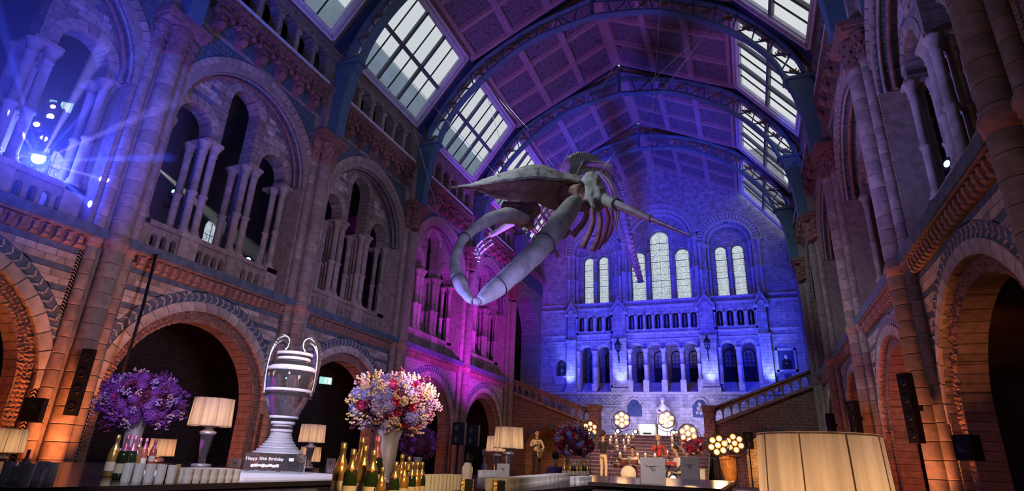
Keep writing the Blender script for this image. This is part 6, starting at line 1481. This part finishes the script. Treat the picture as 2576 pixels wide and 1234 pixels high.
speaker(tuple(BOXR[1]), .3, .40, .24, R(-50), 'boxy black loudspeaker against the nearest right arch')
speaker((2.85, 19.53, 3.03), .26, .95, .2, R(-50), 'narrow black column loudspeaker on the third right pier'); speaker((2.83, 24.9, 3.2), .24, .8, .2, R(-50), 'smallest black column loudspeaker furthest along the right wall')
for x, z, k in ((-.18, 2.55, 'left'), (.72, 2.62, 'right')):
    e = speaker((x + .1, 24.6, z), .34, .6, .34, R(-4), 'black loudspeaker on a pole before the right stair arch, %s one' % k); MB().tube([(0, 0, 0), (0, 0, z - .31)], .025, 8).build('pole_stand', 'darkmetal', None, (x + .1, 24.6, 0), label='pole under the %s loudspeaker before the right stair arch' % k, category='stand')
# ---- people
mat('skin', (.52, .32, .22), rough=.55, noise=.08, bump=0); mat('skin2', (.58, .40, .30), rough=.55, noise=.08, bump=0)
mat('hairdark', (.03, .02, .015), rough=.6, noise=.2); mat('hairfair', (.55, .42, .3), rough=.6, noise=.2)
for n_, c_ in (('cloth_black', (.03, .025, .03)), ('cloth_white', (.70, .66, .66)), ('cloth_cream', (.62, .5, .38)), ('cloth_red', (.5, .07, .08)), ('cloth_violet', (.16, .10, .34)), ('cloth_grey', (.3, .28, .36))): mat(n_, c_, rough=.8, noise=.15)
def skinmesh(name, pts, edges, rad, m, parent, root=0, sub=1):
    me = bpy.data.meshes.new(name); me.from_pydata(pts, edges, []); me.materials.append(MATS[m]); o = obj(name, me, parent)
    md = o.modifiers.new('skin', 'SKIN'); me.skin_vertices or None
    if not me.skin_vertices: 
        import bmesh
        b = bmesh.new(); b.from_mesh(me); b.verts.layers.skin.verify(); b.to_mesh(me); b.free()
    for i, r in enumerate(rad): sv = me.skin_vertices[0].data[i]; sv.radius = (r, r) if not hasattr(r, '__len__') else r; sv.use_root = (i == root)
    md.use_smooth_shade = True; s_ = o.modifiers.new('subsurf', 'SUBSURF'); s_.levels = sub; s_.render_levels = sub; return o
def person(loc, rz, lab, top, bottom, hair, armL, armR, sit=False, lean=0, skin='skin', prop=None, headturn=0):
    e = empty('person', loc, rz, label=lab, category='person'); H = .46 if sit else .92
    hip = Vector((0, 0, H)); ch = hip + Vector((0, -lean * .3, .30)); nk = hip + Vector((0, -lean * .5, .54)); 
    # trousers and legs
    P = [hip]; E = []; Rr = [(.125, .095)]
    for s_ in (-1, 1):
        i = len(P); P += [hip + Vector((s_ * .10, 0, -.06))]; Rr += [.08]; E += [(0, i)]
        kn = Vector((s_ * .13, -.42, H + .02)) if sit else Vector((s_ * .11, -.03, .50)); an = Vector((s_ * .13, -.42, .09)) if sit else Vector((s_ * .12, .0, .09))
        P += [kn, an]; Rr += [.065, .045]; E += [(i, i + 1), (i + 1, i + 2)]
    skinmesh('trousers', [tuple(p) for p in P], E, Rr, bottom, e)
    # torso with sleeves
    P = [hip + Vector((0, 0, .02)), (hip + ch) / 2, ch, nk - Vector((0, 0, .08))]; E = [(0, 1), (1, 2), (2, 3)]; Rr = [(.14, .10), (.135, .10), (.165, .11), (.09, .07)]
    hands = []
    for s_, arm in ((-1, armL), (1, armR)):
        i = len(P); sh = ch + Vector((s_ * .17, 0, .14)); P += [sh, Vector(arm[0]) + hip, Vector(arm[1]) + hip]; Rr += [.06, .045, .035]; E += [(2, i), (i, i + 1), (i + 1, i + 2)]; hands.append((P[i + 1], P[i + 2]))
    skinmesh('shirt', [tuple(p) for p in P], E, Rr, top, e)
    # head, neck, hands
    hd = nk + Vector((0, -lean * .25 - .02, .17))
    q = MB(); q.tube([nk - Vector((0, 0, .1)), nk, hd - Vector((0, 0, .05))], [.06, .055, .055], 10); q.ball(hd, .098, 16, 12, 1.22, Matrix.Diagonal((.88, 1, 1))); q.ball(hd + Vector((0, -.10, -.01)), .02, 6, 5, 1.3); q.ball(hd + Vector((0, -.03, -.08)), .06, 10, 7)
    for s_ in (-1, 1): q.ball(hd + Vector((s_ * .09, .01, -.005)), .022, 6, 5, 1.4)
    o = q.build('head', skin, e)
    q = MB()
    for s_ in (-1, 1): q.ball(hd + Vector((s_ * .035, -.088, .012)), .012, 6, 5)
    q.bar(hd + Vector((-.025, -.092, -.05)), hd + Vector((.025, -.092, -.05)), .008); q.build('eyes_and_mouth', 'hairdark', o)
    if hair: q = MB(); q.ball(hd + Vector((0, .02, .035)), .108, 14, 10, 1.1, Matrix.Diagonal((.92, 1, 1))); q.build('hair', hair, e)
    for (el, wr) in hands:
        d = (wr - el).normalized(); q = MB(); c = wr + d * .05; q.ball(c, .04, 8, 6, .6)
        sd = d.cross(Vector((0, 0, 1))); sd = sd.normalized() if sd.length > .1 else Vector((1, 0, 0))
        for k in range(4): b_ = c + d * .03 + sd * (.022 * (k - 1.5)); q.tube([b_, b_ + d * .035, b_ + d * .055 + Vector((0, 0, -.02))], [.010, .009, .007], 6)
        q.tube([c + sd * .03, c + sd * .055 + d * .02, c + sd * .05 + d * .045], [.011, .010, .008], 6); q.build('hand', skin, e)
    for s_ in (-1, 1): a = P0 = Vector((s_ * .13, -.42, 0)) if sit else Vector((s_ * .12, 0, 0)); q = MB(); q.ball(a + Vector((0, -.06, .04)), .06, 10, 7, .7, Matrix.Diagonal((.8, 2.0, 1))); q.build('shoe', 'black', e)
    return e
yaw_to = lambda x, y: atan2(y, x) - pi / 2
mx, my, _ = MUS['man']; person((-5.15, 22.3, ST), R(150), 'man in a dark shirt and pale trousers standing left of the drums', 'cloth_black', 'cloth_cream', 'hairdark', ((-.28, -.02, .22), (-.30, -.28, .30)), ((.28, -.02, .22), (.22, -.26, .36)))
sx_, sy_, _ = MUS['sax']; sx_, sy_ = -7.75, 22.2; person((sx_, sy_, ST), R(30), 'saxophone player in a sparkling jacket at the left of the stage', 'cloth_cream', 'cloth_black', 'hairdark', ((-.26, -.10, .20), (-.06, -.30, .34)), ((.26, -.10, .16), (.05, -.32, .05)))
e = empty('saxophone', (sx_ + .16, sy_ - .33, ST + .78), R(20), label='golden saxophone held by the player at the left of the stage', category='saxophone')
MB().tube(smooth([(.0, -.02, .55), (-.02, -.10, .56), (.0, -.06, .48), (0, 0, .3), (0, 0, .05), (.03, -.04, -.04), (.09, -.1, -.02), (.13, -.13, .12), (.17, -.17, .22)], 5), [.01] * 8 + [.018] * 6 + [.025] * 8 + [.035] * 6 + [.05] * 5 + [.055] * 4 + [.07] * 3 + [.085], 12).build('horn', 'goldfoil', e)
q = MB()
for i in range(9): q.ball((.025, -.01, .05 + .045 * i), .014, 7, 5)
q.build('keys', 'goldfoil', e)
person((-4.4, 24.2, ST), R(0), 'drummer in white seated behind the drum kit', 'cloth_white', 'cloth_black', 'hairdark', ((-.3, -.12, .18), (-.22, -.36, .14)), ((.3, -.12, .18), (.22, -.36, .2)), sit=True)
person((-3.35, 24.0, ST), R(10), 'singer in red and white in front of the stairs', 'cloth_red', 'cloth_white', 'hairfair', ((-.26, -.04, .2), (-.1, -.3, .38)), ((.26, -.04, .2), (.3, -.1, -.02)), skin='skin2')
person((-2.42, 22.1, ST), R(-60), 'keyboard player in a white shirt and braces seated at the red keyboard', 'cloth_white', 'cloth_white', 'hairdark', ((-.27, -.12, .16), (-.16, -.42, .14)), ((.27, -.12, .16), (.14, -.42, .14)), sit=True, lean=.1)
e = empty('stool', (-2.42, 22.1, ST), label='black stool under the keyboard player', category='stool'); MB().lathe([(.17, .34), (.17, .385), (.0, .39)], 14).build('seat', 'black', e)
for k in range(4): MB().bar((.1 * cos(k * 1.57), .1 * sin(k * 1.57), .34), (.18 * cos(k * 1.57), .18 * sin(k * 1.57), 0), .02).build('leg', 'darkmetal', e)
e = empty('drum_stool', (-4.4, 24.2, ST), label='round drum stool hidden under the drummer', category='stool'); MB().lathe([(.17, .34), (.17, .385), (.0, .39)], 14).build('seat', 'black', e); MB().tube([(0, 0, 0), (0, 0, .34)], .02, 8).build('post', 'darkmetal', e)
e = empty('keyboard', (-2.86, 21.86, ST), R(-60), label='red electric keyboard on a crossed stand', category='keyboard')
MB().box((-.62, -.16, .66), (.62, .16, .76)).build('case', 'cloth_red', e); q = MB()
for i in range(34): q.box((-.58 + .034 * i, .02, .76), (-.549 + .034 * i, .155, .772))
q.build('keys', 'white', e); MB().bar((-.4, 0, 0.01), (.4, 0, .65), .03).bar((.4, 0, 0.01), (-.4, 0, .65), .03).build('stand', 'darkmetal', e)
# drum kit
mat('drumshell', (.16, .06, .05), rough=.2, noise=.1); mat('drumhead', (.72, .68, .62), rough=.5, noise=.05); mat('cymbal', (.75, .55, .25), rough=.25, metal=1, noise=.1, bump=0)
e = empty('drum_kit', (-4.4, 23.45, ST), label='drum kit with brass cymbals in the middle of the stage', category='drum kit')
def dr_(name, c, r, h, ax):
    q = MB(); q.lathe([(r, -h / 2), (r, h / 2)], 20); 
    if ax == 'y': q.v = [(p[0], -p[2], p[1]) for p in q.v]
    q.v = [(p[0] + c[0], p[1] + c[1], p[2] + c[2]) for p in q.v]; o = q.build(name, 'drumshell', e)
    q = MB(); q.lathe([(r * 1.03, h / 2 - .02), (r * 1.03, h / 2 + .008), (0, h / 2 + .006)], 20, caps=False)
    if ax == 'y': q.v = [(p[0], -p[2], p[1]) for p in q.v]
    q.v = [(p[0] + c[0], p[1] + c[1], p[2] + c[2]) for p in q.v]; q.build('drum_head', 'drumhead', o)
dr_('bass_drum', (0, -.1, .29), .28, .4, 'y'); dr_('tom', (-.2, -.1, .72), .15, .2, 'z'); dr_('tom', (.2, -.1, .72), .15, .2, 'z'); dr_('floor_tom', (.58, .2, .4), .2, .36, 'z'); dr_('snare', (-.5, .2, .56), .17, .14, 'z')
for x, y, z in ((-.75, -.1, 1.05), (.7, -.2, 1.15), (-.4, -.4, 1.22), (-.85, .3, .85)):
    MB().lathe([(0, .02), (.05, .018), (.23, 0), (.23, -.004), (0, .012)], 20, (x, y, z), caps=False).build('cymbal', 'cymbal', e); q = MB(); q.tube([(x, y, 0.01), (x, y, z)], .01, 6)
    for k in range(3): q.bar((x, y, .25), (x + .2 * cos(k * 2.1), y + .2 * sin(k * 2.1), .01), .012)
    q.build('cymbal_stand', 'steel', e)
# microphone stands
for i, (x, y, z, lb) in enumerate(((-6.9, 22.0, 1.35, 'microphone stand before the saxophone player'), (-5.75, 21.9, 1.4, 'microphone stand left of the man in the dark shirt'), (-3.35, 23.5, 1.5, 'microphone stand in front of the singer'), (-1.3, 21.6, 1.5, 'microphone stand on the right of the stage'))):
    e = empty('microphone_stand', (x, y, ST), label=lb, category='stand'); MB().tube([(0, 0, .02), (0, 0, z)], .011, 6).tube([(0, 0, z), (.25, .2, z + .12)], .008, 6).build('pole', 'darkmetal', e); MB().lathe([(.14, 0), (.14, .02), (.03, .03)], 14).build('base', 'darkmetal', e); MB().ball((.25, .2, z + .12), .03, 8, 6).build('microphone', 'black', e)
# guests
person((-4.9, 15.6, 0), R(200), 'guest in violet left of the lamp pair', 'cloth_violet', 'cloth_black', 'hairdark', ((-.26, 0, .2), (-.25, -.1, -.05)), ((.26, -.05, .18), (.2, -.3, .2)))
person((-7.15, 16.0, 0), R(120), 'guest in pale violet standing beyond the long bar', 'cloth_grey', 'cloth_black', 'hairfair', ((-.26, 0, .2), (-.25, -.1, -.05)), ((.26, -.05, .18), (.2, -.3, .2)), skin='skin2')
person((1.42, 3.55, -.24), R(100), 'guest with fair hair whose head just shows at the bottom right', 'cloth_grey', 'cloth_black', 'hairfair', ((-.26, 0, .2), (-.25, -.1, -.05)), ((.26, -.05, .18), (.2, -.1, -.05)), skin='skin2') if False else None
# exit signs, gallery fixtures, cable
mat('exitgreen', (.4, .9, .75), emit=(.45, .95, .85), estr=.8, noise=0, bump=0); mat('exitwhite', (.9, 1, .95), emit=(.9, 1, .95), estr=1.1, noise=0, bump=0)
for (x, y, z), lb, rz in ((EXITS[0], 'small green exit sign in the dark arch right of the ice trophy', R(60)), (EXITS[1], 'small green exit sign above the bright star light in the left gallery', R(40))):
    e = empty('exit_sign', (x + .4, y, z), rz, label=lb, category='sign'); MB().box((-.3, -.02, -.16), (.3, .02, .16)).build('panel', 'exitgreen', e)
    q = MB(); q.ball((.02, -.025, .09), .03, 7, 5); q.bar((.02, -.025, .06), (-.02, -.025, -.03), .035, .01); q.bar((-.02, -.025, -.03), (.05, -.025, -.12), .02, .01); q.bar((-.02, -.025, -.03), (-.09, -.025, -.1), .02, .01); q.bar((.02, -.025, .04), (-.07, -.025, .0), .02, .01); q.box((.12, -.025, -.13), (.24, -.02, .13)); q.build('running_figure', 'exitwhite', e)
    MB().bar((0, 0, .16), (0, 0, .85 if z < 5 else 1.9), .015).build('hanger', 'darkmetal', e)
mat('starlens', (.6, .8, 1), emit=(.5, .8, 1), estr=60, noise=0, bump=0); mat('warmlens', (1, .8, .6), emit=(1, .75, .5), estr=14, noise=0, bump=0); mat('bluelens', (.2, .5, 1), emit=(.15, .45, 1), estr=20, noise=0, bump=0)
def movinghead(loc, m, lab, r=.12, rz=0):
    e = empty('moving_head_light', loc, rz, label=lab, category='stage light'); MB().box((-.17, -.17, -.42), (.17, .17, -.32)).build('base', 'black', e)
    MB().box((-.2, -.06, -.32), (-.16, .06, .06)).build('yoke_arm', 'black', e); MB().box((.16, -.06, -.32), (.2, .06, .06)).build('yoke_arm', 'black', e)
    q = MB(); q.lathe([(.1, .18), (.15, .1), (.15, -.1), (.12, -.14)], 14); q.v = [(p[0], p[2], p[1]) for p in q.v]; q.build('housing', 'black', e); q = MB(); q.ball((0, -.14, 0), r, 14, 10, 1, Matrix.Diagonal((1, .3, 1))); q.build('lamp_lens', m, e); return e
gz = 5.9
def gallpt(k): return Vector(GALL[k]) + Vector((0, 0, 1.5))
for k, m_, r_l, lb in (('star', 'starlens', .13, 'brilliant blue-white star-like moving light in the left gallery'), ('s2', 'warmlens', .07, 'warm bulb highest right of the cluster over the star light'), ('s3', 'warmlens', .07, 'warm bulb right in the middle of the cluster over the star light'), ('s4', 'warmlens', .06, 'warm bulb on the left of the cluster over the star light'), ('s5', 'warmlens', .05, 'topmost warm bulb of the cluster over the star light')):
    movinghead(gallpt(k), m_, lb, r_l, R(50))
q = MB(); b0 = gallpt('star'); q.bar((b0.x - .1, b0.y, 5.9), (b0.x - .1, b0.y, 9.3), .06); 
for k in ('s2', 's3', 's4', 's5'): g = gallpt(k); q.bar((b0.x - .1, b0.y, g.z - .35), (g.x, g.y, g.z - .35), .05)
q.build('light_tower', 'darkmetal', None, (0, 0, 0), label='dark pole rig carrying the cluster of bulbs in the left gallery', category='rig')
for (x, y, z), m_, lb in (((-14.6, 10.0, 8.2), 'bluelens', 'blue moving light in the first left gallery bay'), ((-14.5, 12.9, 7.15), 'bluelens', 'small blue moving light low in the left gallery'), ((3.9, 9.4, 6.35), 'spotlens', 'black spotlight on the right gallery ledge'), ((4.3, 12.6, 7.4), 'bluelens', 'small sparkling blue light between the right gallery columns')):
    movinghead((x, y, z), m_, lb, .07, R(60) if x < 0 else R(-60))
MB().tube([(CABLE_T), ((CABLE_T[0] + CABLE_B[0]) / 2 + .05, (CABLE_T[1] + CABLE_B[1]) / 2, (CABLE_T[2] + CABLE_B[2]) / 2), (CABLE_B)], .035, 6).build('hanging_cable', 'black', None, (0, 0, 0), label='black cable bundle hanging from the left gallery across the arch', category='cable')

mat('drape', (.80, .34, .10), rough=.8, noise=.15, wave=(14, .3, (1, 1, .05)))
e = empty('lit_drape', (-.80, 23.6, .9), label='orange lit tapering fabric column below the amber round lights', category='drape')
q = MB(); q.lathe([(.05, .03), (.22, .25), (.30, .65), (.34, 1.08)], 24); q.build('fabric', 'drape', e); MB().lathe([(.15, 0), (.15, .04), (.03, .06)], 14).build('foot', 'darkmetal', e)
lamp('SPOT', (-1.0, 21.8, 1.3), (1, .55, .2), 70, (-.80, 23.6, 1.5), .05, 60, .8)
e = empty('stage_monitor', (-2.35, 19.6, 0), R(10), label='small stage light with a bright blue-white lens in front of the keyboard', category='stage light'); MB().box((-.2, -.2, 0), (.2, .2, 1.02)).build('riser', 'black', e)
q = MB(); q.lathe([(.09, 0), (.13, .08), (.13, .25)], 14); q.v = [(p[0], -p[2] + .1, p[1] + 1.16) for p in q.v]; q.build('housing', 'black', e); MB().ball((0, -.15, 1.16), .09, 12, 8, 1, Matrix.Diagonal((1, .35, 1))).build('lamp_lens', 'spotlens', e)
# ================================================================ outside, seen through the left skylights
mat('slateroof', (.42, .55, .66), rough=.6, noise=.15, scale=1)
e = MB().box((-17.5, -8, 13.05), (-16.5, 44, 21.9)).build('neighbouring_range', 'slateroof', None, label='pale blue-grey building range outside the left skylights', category='building')
# ================================================================ stage haze hanging in the left gallery
M = bpy.data.materials.new('haze'); M.use_nodes = True; t = M.node_tree; t.nodes.clear(); o_ = t.nodes.new('ShaderNodeOutputMaterial'); v = t.nodes.new('ShaderNodeVolumeScatter')
v.inputs['Density'].default_value = .10; v.inputs['Anisotropy'].default_value = .1; v.inputs['Color'].default_value = (.8, .85, 1, 1); t.links.new(v.outputs[0], o_.inputs['Volume']); MATS['haze'] = M
hz = MB().box((-18.9, 2.2, 6.0), (-12.2, 8.4, 12.7)).build('stage_haze', 'haze', None, kind='stuff')
M2 = M.copy(); M2.name = 'thin_haze'; [q_ for q_ in M2.node_tree.nodes if q_.type == 'VOLUME_SCATTER'][0].inputs['Density'].default_value = .03; MATS['haze2'] = M2
hz = MB().box((-18.9, 8.41, 6.0), (-14.2, 15.4, 12.7)).build('stage_haze', 'haze2', None, kind='stuff')
S0 = gallpt('star') * .955 + Vector((0, 0, 1.5)) * .045
lamp('POINT', S0, (.03, .05, 1), 420, None, .1)
rng = random.Random(11)
toc = (Vector((0, 0, 1.5)) - S0).normalized(); ax = toc.cross(Vector((0, 0, 1))).normalized(); ay = ax.cross(toc)
for i in range(16):
    a = 2 * pi * i / 16 + rng.uniform(-.12, .12); d = ax * cos(a) + ay * sin(a) + toc * rng.uniform(-.1, .2)
    lamp('SPOT', S0, (.06, .10, 1) if i % 2 else (.3, .25, 1), rng.uniform(9000, 17000), S0 + d, .02, rng.uniform(4, 8), .6)
lamp('SPOT', (-14.6, 10.1, 8.2), (.05, .08, 1), 26000, (-15.2, 13.6, 8.75), .02, 12, .5)
lamp('SPOT', (-15.5, 9.7, 9.2), (1, .95, .85), 9000, (-15.5, 11.2, 8.75), .02, 8, .4)
